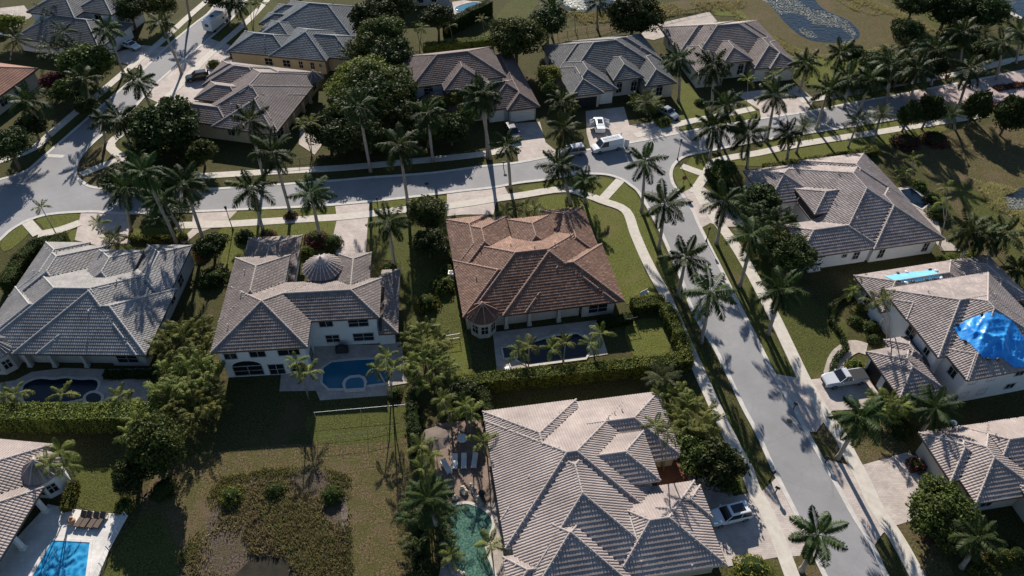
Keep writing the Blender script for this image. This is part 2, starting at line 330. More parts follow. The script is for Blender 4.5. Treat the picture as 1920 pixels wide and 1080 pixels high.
# ---------------------------------------------------------------- tiled hip roofs (real barrel tiles)
PT = .45
def hgt(r, u, v):
    d = np.minimum(np.minimum(u-r[0], r[1]-u), np.minimum(v-r[2], r[3]-v))
    if len(r) > 5: d = np.where(u < r[5], -9., d)
    return np.where(d >= -1e-6, r[4]+PT*d, -99.)
def side_map(r, side, a, s):
    u0, u1, v0, v1, e = r[:5]
    if side == 0: return u0+a, v0+s
    if side == 1: return u1-s, v0+a
    if side == 2: return u1-a, v1-s
    return u0+s, v1-a
def visible(rects, i, u, v, z, slack=.03):
    ok = np.ones(len(u), bool)
    for j, q in enumerate(rects):
        if j == i: continue
        h = hgt(q, u, v); ok &= ~((h > z+slack) | ((np.abs(h-z) <= slack) & (j < i)))
    return ok
PROF = [0, .055, .075, .055]
def roof_tiles(rects, tw=.28, tc=.42, lift=.055, ps=1.0):
    cs = 1/math.sqrt(1+PT*PT); ds = tc*cs; Vs, Rn = [], []
    for i, r in enumerate(rects):
        u0, u1, v0, v1, e = r[:5]
        for side in range(4):
            La = (u1-u0) if side in (0, 2) else (v1-v0); half = min(u1-u0, v1-v0)/2
            nc = max(1, round(La/tw)); w = La/nc; nr = math.ceil(half/ds)
            c, k, q = np.meshgrid(np.arange(nc), np.arange(4), np.arange(nr), indexing='ij'); c = c.ravel(); k = k.ravel(); q = q.ravel()
            a0 = (c+k/4)*w; a1 = (c+(k+1)/4)*w; s0 = q*ds; s1 = np.minimum((q+1)*ds, half)
            am = (a0+a1)/2; sm = (s0+s1)/2
            ok = (sm <= np.minimum(am, La-am)+.07) & (sm < half+.01)
            um, vm = side_map(r, side, am, sm); zm = e+PT*sm
            ok &= visible(rects, i, um, vm, zm)
            if len(r) > 5: ok &= um > r[5]
            if not ok.any(): continue
            a0, a1, s0, s1, c, q, k = (x[ok] for x in (a0, a1, s0, s1, c, q, k))
            P = np.array(PROF+[0])*ps; b0, b1 = P[k], P[k+1]
            tr = rng.random((nc, nr)).astype(np.float32); jit = (rng.random((nc, nr))-.5)*.009
            t_ = tr[c, q]; j_ = jit[c, q]
            zl, zh = e+PT*s0+j_, e+PT*s1+j_
            def vt(a, s, z):
                u, v = side_map(r, side, a, s); return np.stack([u, v, z], 1)
            top = np.stack([vt(a0, s0, zl+b0+lift), vt(a1, s0, zl+b1+lift), vt(a1, s1, zh+b1), vt(a0, s1, zh+b0)], 1)
            ris = np.stack([vt(a0, s0, zl+b0*0-.02), vt(a1, s0, zl+b1*0-.02), vt(a1, s0, zl+b1+lift), vt(a0, s0, zl+b0+lift)], 1)
            Vs += [top, ris]; Rn += [t_, t_]
    V = np.concatenate(Vs); rn = np.concatenate(Rn)
    F = np.arange(len(V)*4).reshape(-1, 4); return V.reshape(-1, 3), F, rn
def buried(r, p):
    d = sorted((p.x-r[0], r[1]-p.x, p.y-r[2], r[3]-p.y))
    if d[0] < -1e-6 or (len(r) > 5 and p.x < r[5]): return False
    h = r[4]+PT*d[0]
    return h > p.z+.012 or (h > p.z-.02 and d[1]-d[0] > .12 and d[0] > .05)
def ridge_lines(r):
    u0, u1, v0, v1, e = r[:5]; h = min(u1-u0, v1-v0)/2; z = e+PT*h
    if u1-u0 >= v1-v0: A, B = (u0+h, (v0+v1)/2, z), (u1-h, (v0+v1)/2, z); q = [(0,0,A), (1,0,B), (1,1,B), (0,1,A)]
    else: A, B = ((u0+u1)/2, v0+h, z), ((u0+u1)/2, v1-h, z); q = [(0,0,A), (1,0,A), (1,1,B), (0,1,B)]
    out = [((u1 if a else u0, v1 if b else v0, e), t) for a, b, t in q]
    if (Vector(A)-Vector(B)).length > .3: out.append((A, B))
    return out
def caps(rects, mb, step=.42, only=None):
    for i, r in enumerate(rects):
        if only is not None and i != only: continue
        for a, b in ridge_lines(r):
            a, b = Vector(a), Vector(b); d = b-a; n = max(1, int(d.length/step)); dn = d.normalized()
            sd_ = dn.cross(Vector((0,0,1))).normalized(); up = sd_.cross(dn)
            for k in range(n):
                p, q = a+d*(k/n), a+d*((k+1.12)/n); mid = (p+q)/2
                if not visible(rects, i, np.array([mid.x]), np.array([mid.y]), np.array([mid.z]), .0)[0] and \
                   any(buried(x, mid) for j, x in enumerate(rects) if j != i): continue
                if len(r) > 5 and mid.x < r[5]: continue
                idx = len(mb.v); rr = (.13, .105); hh = (.13, .095)
                for m_, (pp) in enumerate((p, q)):
                    for t in (-90, -40, 0, 40, 90):
                        mb.v.append(tuple(pp+sd_*(rr[m_]*math.sin(R(t)))+up*(hh[m_]*math.cos(R(t))+.03)))
                for j in range(4): mb.f.append((idx+j, idx+j+1, idx+6+j, idx+5+j))
                mb.f.append((idx+4, idx+3, idx+2, idx+1, idx))
def deck(rects, mb):
    for r in rects:
        if len(r) > 5: r = (r[5], *r[1:5])
        u0, u1, v0, v1, e = r[:5]; h = min(u1-u0, v1-v0)/2; lo = e-.24; z0 = e-.05; z = z0+PT*h
        i = len(mb.v)
        mb.v += [(u0,v0,lo), (u1,v0,lo), (u1,v1,lo), (u0,v1,lo), (u0,v0,z0), (u1,v0,z0), (u1,v1,z0), (u0,v1,z0)]
        mb.f += [(i+3,i+2,i+1,i)]+[(i+k, i+(k+1)%4, i+4+(k+1)%4, i+4+k) for k in range(4)]
        if u1-u0 >= v1-v0:
            mb.v += [(u0+h,(v0+v1)/2,z), (u1-h,(v0+v1)/2,z)]; mb.f += [(i+4,i+5,i+9,i+8), (i+5,i+6,i+9), (i+6,i+7,i+8,i+9), (i+7,i+4,i+8)]
        else:
            mb.v += [((u0+u1)/2,v0+h,z), ((u0+u1)/2,v1-h,z)]; mb.f += [(i+4,i+5,i+8), (i+5,i+6,i+9,i+8), (i+6,i+7,i+9), (i+7,i+4,i+8,i+9)]
def cone_roof(c, rad, e, h, n, mt, cap, parent, ribs=True, seg=None, name='turret_roof', rib=.2):
    """conical or faceted tiled roof made of n radial tile runs"""
    mb = MB(); seg = seg or n; kr = max(2, int(rad/.45))
    for j in range(n):
        for k in range(kr):
            r0, r1 = rad*(1-k/kr), rad*(1-(k+1)/kr); z0, z1 = e+h*k/kr, e+h*(k+1)/kr
            t0, t1 = 2*math.pi*j/n, 2*math.pi*(j+1)/n; tm = (t0+t1)/2
            def P(r_, t, z): return (c[0]+r_*math.cos(t), c[1]+r_*math.sin(t), z)
            lift = .05; b = rib*(1-.65*k/kr) if ribs else 0
            mb.poly([P(r0,t0,z0+lift), P(r0,tm,z0+b+lift), P(r1,tm,z1+b), P(r1,t0,z1)])
            mb.poly([P(r0,tm,z0+b+lift), P(r0,t1,z0+lift), P(r1,t1,z1), P(r1,tm,z1+b)])
            mb.poly([P(r0,t0,z0-.12), P(r0,t1,z0-.12), P(r0,t1,z0+lift), P(r0,tm,z0+b+lift), P(r0,t0,z0+lift)])
    o = mb.build(name, mt, parent)
    cb = MB()
    for j in range(seg):
        t = 2*math.pi*j/seg; a = Vector((c[0]+rad*math.cos(t), c[1]+rad*math.sin(t), e+.06)); b_ = Vector((c[0], c[1], e+h+.06)); nn = max(2, int(rad/.4))
        for k in range(nn): cb.tube([a+(b_-a)*(k/nn), a+(b_-a)*((k+1.1)/nn)], [.10, .08] if seg < 12 else [.13, .06], 6)
    cb.ball((c[0], c[1], e+h+.1), .16, 8, 5)
    cb.build('ridge_tiles', cap, o); return o
def house(name, label, org, yaw, rects, walls, rm, cm, wm, fm=None, wins=(), doors=(), pillars=(), vents=(), tw=.28, tc=.42, ez=3.2, cone=(), curved=()):
    h = empty(name, (org[0], org[1], 0), R(yaw), label=label, cat='house')
    V, F, rn = roof_tiles(rects, tw, tc, ps=1.0 if tw > .3 else .72); ro = obj_np('roof', V, F, rm, h, rn)
    
    for i in range(len(rects)):
        mb = MB(); caps(rects, mb, only=i)
        if mb.v: mb.build('ridge_tiles', cm, ro)
    mb = MB(); deck(rects, mb); mb.build('fascia', fm or M['fascia'], h)
    mb = MB()
    for k, w in enumerate(walls):
        e = .012*k; mb.box(w[0]+e, w[1]-e, w[2]+e, w[3]-e, -.15, w[4]-.26)
    mb.build('wall', wm, h)
    for u, v, side, ww, hh, zc, *arch in wins: window(h, u, v, side, ww, hh, zc, bool(arch))
    for u, v, side, ww, hh, kind in doors: door(h, u, v, side, ww, hh, kind)
    for p in pillars: MB().box(p[0]-.22, p[0]+.22, p[1]-.22, p[1]+.22, -.1, p[2] if len(p) > 2 else ez-.25).box(p[0]-.3, p[0]+.3, p[1]-.3, p[1]+.3, -.1, .35).build('pillar', wm, h)
    for u, v in vents:
        z = max(float(hgt(r, np.array([u]), np.array([v]))[0]) for r in rects)
        MB().tube([(u, v, z-.1), (u, v, z+.42)], .055, 8).tube([(u, v, z+.42), (u, v, z+.5)], .10, 8).build('vent', cm, ro)
    for c, rad, e, hh, n, seg in cone: cone_roof(c, rad, e, hh, n, rm, cm, h, seg=seg)
    return h
NRM = {'S': (0,-1), 'N': (0,1), 'E': (1,0), 'W': (-1,0)}
def _frame(mb, o, t, n, w, z0, z1, dep, b=.09, arch=False):
    def q(a0, a1, y0, y1, d0=0.0, d1=dep):
        pts = [(a0,y0),(a1,y0),(a1,y1),(a0,y1)]; i = len(mb.v)
        for d in (d0, d1):
            for a, y in pts: mb.v.append((o[0]+t[0]*a+n[0]*d, o[1]+t[1]*a+n[1]*d, y))
        for f in ((3,2,1,0), (4,5,6,7), (0,1,5,4), (1,2,6,5), (2,3,7,6), (3,0,4,7)): mb.f.append(tuple(i+k for k in f))
    return q
def window(h, u, v, side, w, hh, zc, arch=False, mt=None):
    n = NRM[side]; t = (-n[1], n[0]); z0, z1 = zc-hh/2, zc+hh/2; b = .08
    mb = MB(); q = _frame(mb, (u, v), t, n, w, z0, z1, .07)
    q(-w/2, w/2, z0-b, z0, -.05, .12); q(-w/2, w/2, z1, z1+b, -.05, .06); q(-w/2-b, -w/2, z0-b, z1+b, -.05, .07); q(w/2, w/2+b, z0-b, z1+b, -.05, .07)
    q(-.025, .025, z0, z1, .03, .055)
    if hh > 1.2: q(-w/2, w/2, (z0+z1)/2-.025, (z0+z1)/2+.025, .03, .055)
    fr = mb.build('window', mt or M['frame'], h)
    pb = MB(); pts = [(-w/2, z0), (w/2, z0), (w/2, z1)]
    if arch: pts += [(w/2*math.cos(R(a)), z1+w/2*.55*math.sin(R(a))) for a in range(0, 181, 20)][1:-1]
    pts += [(-w/2, z1)]
    pb.poly([(u+t[0]*a+n[0]*.022, v+t[1]*a+n[1]*.022, z) for a, z in pts]); pb.build('pane', M['glass'], fr)
def door(h, u, v, side, w, hh, kind):
    n = NRM[side]; t = (-n[1], n[0]); mb = MB(); q = _frame(mb, (u, v), t, n, w, 0, hh, .06)
    if kind == 'garage':
        k = 4
        for i in range(k):
            z0 = .03+hh*i/k; q(-w/2, w/2, z0, z0+hh/k-.03, -.02, .03); m_ = max(2, round(w/1.2))
            for j in range(m_): a = -w/2+w*j/m_; q(a+.12, a+w/m_-.12, z0+.1, z0+hh/k-.13, .03, .045)
        mb.build('garage_door', M['garage'], h)
    else:
        if kind == 'open': q(-w/2, w/2, 0, hh, .004, .012); mb.build('garage_dark_panel', M['black'], h)  # black panel on the wall, painted as the dark inside of an open bay
        else:
            q(-w/2, w/2, 0, hh, -.02, .04); q(-.02, .02, .1, hh-.1, .04, .06); mb.build('door', M['door' if kind == 'door' else 'glass'], h)
# template plan shared by several houses of the street: u along the back, v towards the front
TP = [(0,15.5,0,15.5), (-4.7,15.5,.4,16), (-5.25,8,.62,11.8), (3,16.7,0,11.8), (-5.2,4.2,8,20.4), (-5.25,1.2,10,21.05), (9.6,16.05,9,20.7), (3.8,10.1,9.5,18.6)]
TW = [(-.4,11,4,15), (11.2,15.7,.9,20.1), (-4.7,10.9,1.3,11.2), (-4.6,3.6,9,19.8), (-4.65,.6,10,20.5), (4.5,9.4,12,17.6), (10.2,15.5,9,20.1)]
def tplan(mirror=False, e=3.2, pe=4.0):
    f = (lambda a, b: (-b, -a)) if mirror else (lambda a, b: (a, b))
    rr = [(*f(r[0], r[1]), r[2], r[3], pe if i == 7 else e) for i, r in enumerate(TP)]
    ww = [(*f(r[0], r[1]), r[2], r[3], pe if i == 5 else e) for i, r in enumerate(TW)]
    return rr, ww
RM = {k: roofmat('roof tiles '+k, *v) for k, v in {
 'grey': [(0.235, 0.223, 0.215), (0.27, 0.255, 0.245), (0.305, 0.287, 0.272)], 'brown': [(.18,.145,.13), (.215,.175,.157), (.255,.215,.195)], 'brown_old': [(0.23, 0.2, 0.18), (0.27, 0.235, 0.21), (0.305, 0.267, 0.24)],
 'red': [(.155,.082,.054), (.215,.118,.080), (.29,.17,.12)], 'tan': [(.325,.27,.245), (.345,.287,.26), (.37,.31,.28)],
 'tan2': [(.265,.22,.205), (.315,.265,.245), (.365,.31,.285)], 'maroon': [(0.14, 0.098, 0.085), (0.17, 0.12, 0.105), (0.205, 0.15, 0.13)],
 'slate': [(0.125, 0.124, 0.122), (0.15, 0.148, 0.145), (0.18, 0.174, 0.17)], 'rose': [(0.23, 0.18, 0.158), (0.27, 0.215, 0.19), (0.305, 0.247, 0.22)],
 'blue': [(0.122, 0.138, 0.147), (0.15, 0.165, 0.175), (0.185, 0.2, 0.21)], 'rust': [(0.24, 0.1, 0.06), (0.28, 0.12, 0.075), (0.31, 0.145, 0.092)], 'mauve': [(0.19, 0.15, 0.138), (0.22, 0.175, 0.16), (0.25, 0.203, 0.185)]}.items()}
CM = {'grey': mat('grey caps', (.36,.35,.34), (.44,.42,.40), 2), 'brown': mat('brown caps', (.33,.29,.26), (.42,.37,.33), 2), 'red': mat('red caps', (.27,.17,.13), (.36,.24,.19), 2),
 'tan': mat('tan caps', (.36,.31,.285), (.43,.375,.345), 2), 'dark': mat('dark caps', (.20,.15,.13), (.29,.23,.20), 2), 'blue': mat('blue caps', (.22,.24,.25), (.32,.34,.35), 2)}
BACK_W = [(13.4,.9,'S',2.6,1.5,1.45,1)]
PIL = [(.6,.75), (3.8,.75), (7.9,.75)]
# H3 red house in the middle
r, w = tplan()
SIDE = [(-4.7,3,'W',1.2,1.3,1.7), (-4.65,13,'W',1,1,1.9), (-4.65,17,'W',1.2,1.2,1.8), (15.7,4,'E',1.3,1.3,1.7), (15.7,8,'E',1,1,1.8), (15.7,15,'E',1.6,1.4,1.6)]
LAN = [(1.9,4,'S',2.4,2.3,1.25), (5.6,4,'S',3,2.3,1.25), (9.3,4,'S',2.2,2.3,1.25)]
hA = house('house', 'red-brown roofed single-storey house at the centre, above a long dark pool and hedge', (-1.15,67.04), 10.74, r, w, RM['red'], CM['red'], M['wall_cream'],
  wins=BACK_W+SIDE+LAN+[(13,20.1,'N',2,1.5,1.6)], doors=[(-2,20.5,'N',4.6,2.3,'garage'), (2.4,19.8,'N',2,2.3,'garage'), (7,17.6,'N',1.6,2.6,'door')],
  pillars=PIL, vents=[(-2.6,6.5), (-1.2,12), (3,11), (9,9.5), (12,12.5), (6,9)], cone=[((-2.55,1.0), 2.15, 3.25, 1.75, 32, 8)])
def bay(h, c, rad, top, wm, k0=4, k1=8):
    mb = MB(); n = 8
    pts = [(c[0]+rad*math.cos(R(22.5+45*i)), c[1]+rad*math.sin(R(22.5+45*i))) for i in range(n)]
    for i in range(n):
        a, b = pts[i], pts[(i+1) % n]; mb.poly([(*a,-.1), (*b,-.1), (*b,top), (*a,top)])
    mb.build('bay_wall', wm, h)
    for i in (4, 5, 6):
        a, b = Vector(pts[i]), Vector(pts[(i+1) % n]); m_ = (a+b)/2; d = (b-a).normalized(); nn = Vector((d.y, -d.x)); f = MB(); p = MB()
        for s0, s1, z0, z1 in ((-.5,.5,.72,.8), (-.5,.5,2.2,2.28), (-.5,-.44,.8,2.2), (.44,.5,.8,2.2), (-.03,.03,.8,2.2), (-.44,.44,1.6,1.65)):
            A, B = m_+d*s0+nn*.02, m_+d*s1+nn*.02; A2, B2 = A+nn*.05, B+nn*.05
            f.poly([(A2.x,A2.y,z0), (B2.x,B2.y,z0), (B2.x,B2.y,z1), (A2.x,A2.y,z1)]).poly([(A.x,A.y,z1), (A2.x,A2.y,z1), (B2.x,B2.y,z1), (B.x,B.y,z1)])
        fo = f.build('window', M['frame'], h); A, B = m_-d*.45+nn*.03, m_+d*.45+nn*.03
        p.poly([(A.x,A.y,.8), (B.x,B.y,.8), (B.x,B.y,2.2), (A.x,A.y,2.2)]).build('pane', M['glass'], fo)
bay(hA, (-2.55,1.0), 1.8, 3.1, M['wall_cream'])
# H1 grey house at left
r, w = tplan()
hB = house('house', 'wide grey-tiled house at the left edge, palm shadows across its right slope', (-62.34,59.29), .34, r, w, RM['grey'], CM['grey'], M['wall_grey'],
  wins=BACK_W+SIDE+LAN+[(15.7,11.5,'E',1.4,1.4,1.6)], doors=[(-2,20.5,'N',4.6,2.3,'garage'), (2.4,19.8,'N',2,2.3,'garage'), (7,17.6,'N',1.6,2.6,'door')],
  pillars=PIL, vents=[(-2.6,9.5), (-3,13.5), (-1.2,17), (10,10.5), (8.5,5)], cone=[((-2.55,1.0), 2.3, 3.25, 1.8, 32, 8)])
bay(hB, (-2.55,1.0), 1.9, 3.1, M['wall_grey'])
# K2 slate house (mirrored plan)
r, w = tplan(True)
house('house', 'dark grey tiled house behind the white van, with one garage bay open', (10.26,144.73), -165.46, r, w, RM['slate'], CM['brown'], M['wall_cream'],
  wins=[(-12.9,20.1,'N',1.2,1.7,1.5,1), (-15.7,4,'W',1.2,1.2,1.7), (4.7,5,'E',1.2,1.2,1.7), (-5.6,17.6,'N',1.1,1.9,1.7,1), (-8.6,17.6,'N',1.1,1.9,1.7,1)],
  doors=[(2,20.5,'N',4.2,2.3,'open'), (-2.3,19.8,'N',2.4,2.3,'garage')], vents=[(2.5,14), (1.5,11), (2,16), (-13,9), (-9,10)])
# K3 rosy house
r, w = tplan()
house('house', 'rosy brown tiled house near the lily pond, garage at its right end, arched entry porch', (47.03,155.44), -168.15, r, w, RM['rose'], CM['brown'], M['wall_cream'],
  wins=[(12.9,20.1,'N',1.4,1.7,1.5,1), (15.7,4,'E',1.2,1.2,1.7), (15.7,8,'E',1.2,1.2,1.7), (5.6,17.6,'N',1.1,1.9,1.7,1), (8.4,17.6,'N',1.1,1.9,1.7,1)],
  doors=[(-2,20.5,'N',4.6,2.3,'garage'), (2.4,19.8,'N',2.2,2.3,'garage')], vents=[(12,12), (-2,12), (9,8)])
# NW1 mauve house
r, w = tplan(True)
hE = house('house', 'mauve-brown tiled house with yellow walls, just below the blue-grey roofed house', (-38.0,125.23), 78.6, r, w, RM['mauve'], CM['brown'], M['wall_yellow'],
  wins=[(-13.4,.9,'S',2.4,1.5,1.5), (-15.7,3.5,'W',.9,1.1,1.8), (-15.7,9,'W',1.2,1.2,1.8), (-1.9,4,'S',2.2,2.2,1.3), (-5.6,4,'S',3,2.2,1.3), (-9.3,4,'S',2.2,2.2,1.3), (3.0,1.3,'S',1.4,1.5,1.5)],
  doors=[(2,20.5,'N',4.6,2.3,'garage')], pillars=[(-.6,.75), (-3.8,.75), (-7.9,.75), (-11,.75)], vents=[(-2,13), (-12,10)], cone=[((3.0,1.0), 1.9, 3.25, 1.5, 28, 8)])
# G large tan house bottom centre
gr = [(0,16.9,-17.1,-1.3,3.2), (.7,16.2,-21.9,-3,3.2), (.7,12.2,-23.4,-12,3.2), (0,11.3,-14,0,3.2), (2,21.6,-9.3,.02,2.62,11.35), (8,17.6,-12.7,-6.3,4.3), (10,21.6,-22.3,-12.7,3.2), (-.4,5,-22.2,-17.9,3.1), (17.2,22,-17.2,-13.4,3.3)]
gw = [(.6,16,-16.5,-1.8,3.2), (1.3,15.6,-21.3,-4,3.2), (.6,10.7,-13,-.6,3.2), (9,20.9,-8.7,-.6,2.7), (8.5,17,-12.1,-6.9,4.3), (10,21,-21.6,-13.3,3.2), (1.3,11.6,-22.8,-12.6,3.2), (.1,4,-21.6,-18.5,3.1)]
w0 = g(904.7, 771.7, 3.2)
house('house', 'largest roof in the photo, pale tan tiled house at bottom centre beside the teal pool', (w0.x, w0.y), 10, gr, gw, RM['tan'], CM['tan'], M['wall_yellow'], fm=M['fascia_w'],
  wins=[(18,-7.6,'S',.8,.9,1.8), (.6,-4,'W',1.3,1.4,1.6), (.6,-9,'W',2.4,2.2,1.3), (.6,-14,'W',1.3,1.4,1.6)], doors=[(17,-9.6,'E',1.4,2.4,'door')],
  vents=[(14,-4.2), (15,-3.4), (16,-3), (19,-18), (13,-21), (18,-22)], tw=.31, tc=.5)
# M tan house right
mr_ = [(5,22.2,.3,21.5,3.2), (10.8,22.5,-.25,14,3.2), (10.6,22.6,9,22.4,3.2), (-1.0,12,0,7.5,3.2), (.2,9,12.6,21.6,3.2), (5.2,14,7.7,14.1,4.3), (-.4,3.2,-.05,3,3.1)]
mw_ = [(5.6,21.6,.9,20.9,3.2), (11.4,21.9,.35,13,3.2), (.2,11,.6,6.9,3.2), (.8,8,13.2,21,3.2), (6,13,8.4,13.4,4.3), (12,22,10,21.8,3.2)]
house('house', 'tan tiled house with a long white side wall, right of the side road junction', (42.22,79.3), 12.6, mr_, mw_, RM['tan2'], CM['tan'], M['wall_white'],
  wins=[(13,.35,'S',.9,1.6,1.5), (20.4,.35,'S',.9,1.6,1.5), (9,.6,'S',.9,1.3,1.6), (7,.6,'S',.7,.5,1.9), (6,11,'W',1.6,2.6,1.6,1)], doors=[(8,7.2,'N',.2,.2,'door')],
  vents=[(9,9), (12,14), (10,4.5), (18,9), (19,16), (20,12)], tw=.32, tc=.5)
# N two storey white house with the tarps
nr = [(-1.2,14.9,3.8,15.9,5.6), (.15,14.9,-.1,15.9,5.58), (0,6.3,0,5.2,5.6), (-1.3,8,10.3,14,5.6), (-.8,6,13.9,15.88,5.6)]
nl = [(-7.3,-1.0,.8,8.3,3.0), (-4,0,4.6,9.6,3.05), (-1.5,14,14,21.2,3.2), (14,20,12,21.2,3.2)]
nw_ = [(-.6,14.3,4.4,15.3,5.6), (.7,14.3,.5,15,5.6), (.55,5.8,.55,5,5.6), (-.5,8,10.8,15.8,5.6), (-6.8,-1,1.3,7.8,3.0), (-4,0,5,9,3.0), (-1,13.4,14,20.6,3.2), (6,14,1,5,5.6), (14.5,19,12.5,20.5,3.2)]
hN = house('house', 'white two-storey house with a blue tarp on its tan tiled roof at the right edge', (54.28,55.46), 13, nr+nl, nw_, RM['tan2'], CM['tan'], M['wall_white'],
  wins=[(.55,2.4,'W',1.2,1.2,4.0,1), (2.0,.55,'S',1,1,4.2), (4.6,.55,'S',1.1,1,4.2), (2.0,.55,'S',1,1,1.5), (4.6,.55,'S',1.1,1,1.5), (8.5,.5,'S',1.2,.9,4.2), (11.5,.5,'S',1.2,.9,4.2), (8.5,.5,'S',1.2,.9,1.6),
        (-.6,6,'W',.9,1,4.1), (-.6,9.3,'W',1.5,1.5,4), (-.5,13,'W',1.6,3.2,2,1), (-1,17.5,'W',1.2,1.5,1.7)],
  doors=[(-6.8,2.9,'W',2.4,2.3,'open'), (-6.8,6.2,'W',2.4,2.3,'open')], vents=[(3,13), (2,4.2), (10,10)], tw=.31, tc=.45)
# O house lower right
orr = [(0,8,0,9.4,3.2), (-1.1,5,2.9,9.35,3.2), (4,14,2.6,9.45,3.2), (8,14,-3.4,6.4,3.6), (5.6,12,-9,1.2,3.6)]
ow = [(.6,7.4,.6,8.8,3.2), (-.5,4,3.5,8.7,3.2), (5,13.4,3.2,8.8,3.2), (8.6,13.4,-2.8,6,3.6), (6.4,11.5,-8.4,.6,3.6)]
house('house', 'pale tan tiled house cut off by the lower right edge, palm shadows on its roof', (49.94,40.52), 10, orr, ow, RM['tan'], CM['tan'], M['wall_cream'],
  wins=[(8.6,3.6,'W',.9,1,2.7), (2.5,.6,'S',1.4,1.2,1.6), (6.4,-3,'W',1.3,2.4,1.8,1), (6.4,-6,'W',1.3,2.4,1.8,1)], vents=[(6.5,7), (7,2)], tw=.31, tc=.45)
# SW house
swr = [(-16,0,-17,.25,3.2), (-16,-1.9,-9,5.5,3.2)]
hS = house('house', 'pale tan tiled house cut off by the lower left corner, beside the bright blue pool', (-49.93,40.63), -5, swr, [(-16,-3,-16,-.4,3.2), (-16,-2.5,-9,4.9,3.2)], RM['tan'], CM['tan'], M['wall_white'],
  wins=[(-3,-2,'E',2,2.2,1.3), (-3,-6,'E',2.4,2.2,1.3), (-3,-11,'E',2.4,2.2,1.3)], pillars=[(-.6,-.9), (-.6,-5.2), (-.6,-9.8)], tw=.31, tc=.45, cone=[((-1.6,2.3), 2.1, 3.25, 1.7, 32, 8)])
bay(hS, (-1.5,2.3), 1.8, 3.1, M['wall_white'])
# H2 two-storey with round tower
h2r = [(0,11.6,0,11.6,5.6), (0,7.45,5,17.1,5.6), (4,20.2,4.3,11.6,5.6), (14.1,18.6,7,16.8,5.6), (0,7.8,14,24.3,3.0), (14,22.3,3.85,15.95,2.95,19.75)]
h2w = [(.6,11,.6,11,5.6), (.6,6.9,6,16.5,5.6), (4.5,19.6,4.9,11,5.6), (14.6,18,8,16.2,5.6), (.6,7.2,15,23.7,3), (19.58,21.7,4.6,15.3,2.95)]
o2 = g(390+20/4.32, 430+1000/4.32, 5.6)
h2 = house('house', 'two-storey white house with a round fan-tiled tower roof, above a blue pool', (o2.x, o2.y), 5.5, h2r, h2w, RM['brown'], CM['brown'], M['wall_white'],
  wins=[(1.9,.6,'S',1.5,1.0,4.1), (5.2,.6,'S',1.9,1.0,4.2), (9.0,.6,'S',2.6,1.0,4.2), (13.2,4.9,'S',1.7,1.0,4.4), (17.3,4.9,'S',2.5,1.4,4.3), (13.6,4.9,'S',1.7,1.3,1.5), (17.6,4.9,'S',2.6,1.4,1.5), (3.4,.6,'S',3.6,1.7,1.15,1), (6.9,.6,'S',1.9,1.9,1.1), (9.6,.6,'S',1.9,1.9,1.1), (11,2.6,'E',1.6,2,1.3)],
  doors=[(21.7,6.2,'E',1,2.1,'door')], vents=[(2.5,8.5), (2.2,13), (1.7,3.5)])
cone_roof((12.2,13.8), 2.65, 6.0, 1.85, 24, RM['mauve'], CM['tan'], h2, seg=24, rib=.10, name='tower_roof')  # mauve between the pale ribs carries the shade of the gaps as colour
MB().tube([(12.2,13.8,-.1), (12.2,13.8,6.02)], 2.3, 28).build('tower_wall', M['wall_white'], h2, smooth=True)
# K1 maroon two-storey
k1r = [(-.6,17.2,0,12,5.8), (5,13.6,-2.4,8,5.8), (15.6,21.8,-7.1,14.1,3), (12,21.7,-6.2,4,3.0), (0,16,-5,3,3.0)]
k1w = [(0,16.6,.6,11.4,5.8), (5.6,13,-1.8,7,5.8), (16.2,21.2,-6.5,13.5,3), (12.6,21,-5.6,3.4,3), (.6,15,-4.4,2.4,3.0)]
o1 = g(777, 164, 5.8)
house('house', 'maroon-brown tiled two-storey house half hidden by palms, with a white double garage door', (o1.x, o1.y), 15, k1r, k1w, RM['maroon'], CM['dark'], M['wall_grey'],
  wins=[(2.6,.6,'S',1.6,1.3,4.3,1), (15,.6,'S',1,1,4.3), (9,-1.8,'S',2,1.2,4.2)], doors=[(18.7,-6.5,'S',4.4,2.3,'garage'), (14.2,-5.6,'S',2.4,2.3,'garage')], vents=[(18,6), (18.6,3), (19,1), (3,9)])
# NW2 blue-grey
o = g(400+90/3.857, 378/3.857, 3.2)
n2r = [(0,13,.3,9.4,3.2), (9,21,0,13,3.2), (12,25.9,1.5,11.3,3.2), (3,12,6,15,3.2), (4,24,9,25,3.2), (1.5,9,13,18.5,3.2), (2,10,17,23,3.2), (21,27,17,25.5,3.2)]
n2w = [(.6,12,.9,8.8,3.2), (9.6,20.4,.6,12,3.2), (13,25.2,2.1,10.6,3.2), (5,23,9,24,3.2), (3,10,10,22.4,3.2), (21,26.4,18,25,3.2)]
house('house', 'blue-grey tiled house with yellow walls and a row of dark windows, top left', (o.x, o.y), -8.3, n2r, n2w, RM['blue'], CM['blue'], M['wall_yellow'],
  wins=[(12.2,.6,'S',1.5,1.4,1.6), (15.2,.6,'S',.8,1.4,1.6), (17.6,.6,'S',.8,1.4,1.6), (19.3,.6,'S',.5,.6,1.8), (8.3,.9,'S',1.6,1.4,1.5), (22,18,'S',1.5,1.9,1.4,1), (25,18,'S',1,2,1.4,1)], doors=[(3,.9,'S',.1,.1,'door')], vents=[(14,6), (22,5), (7,4)])
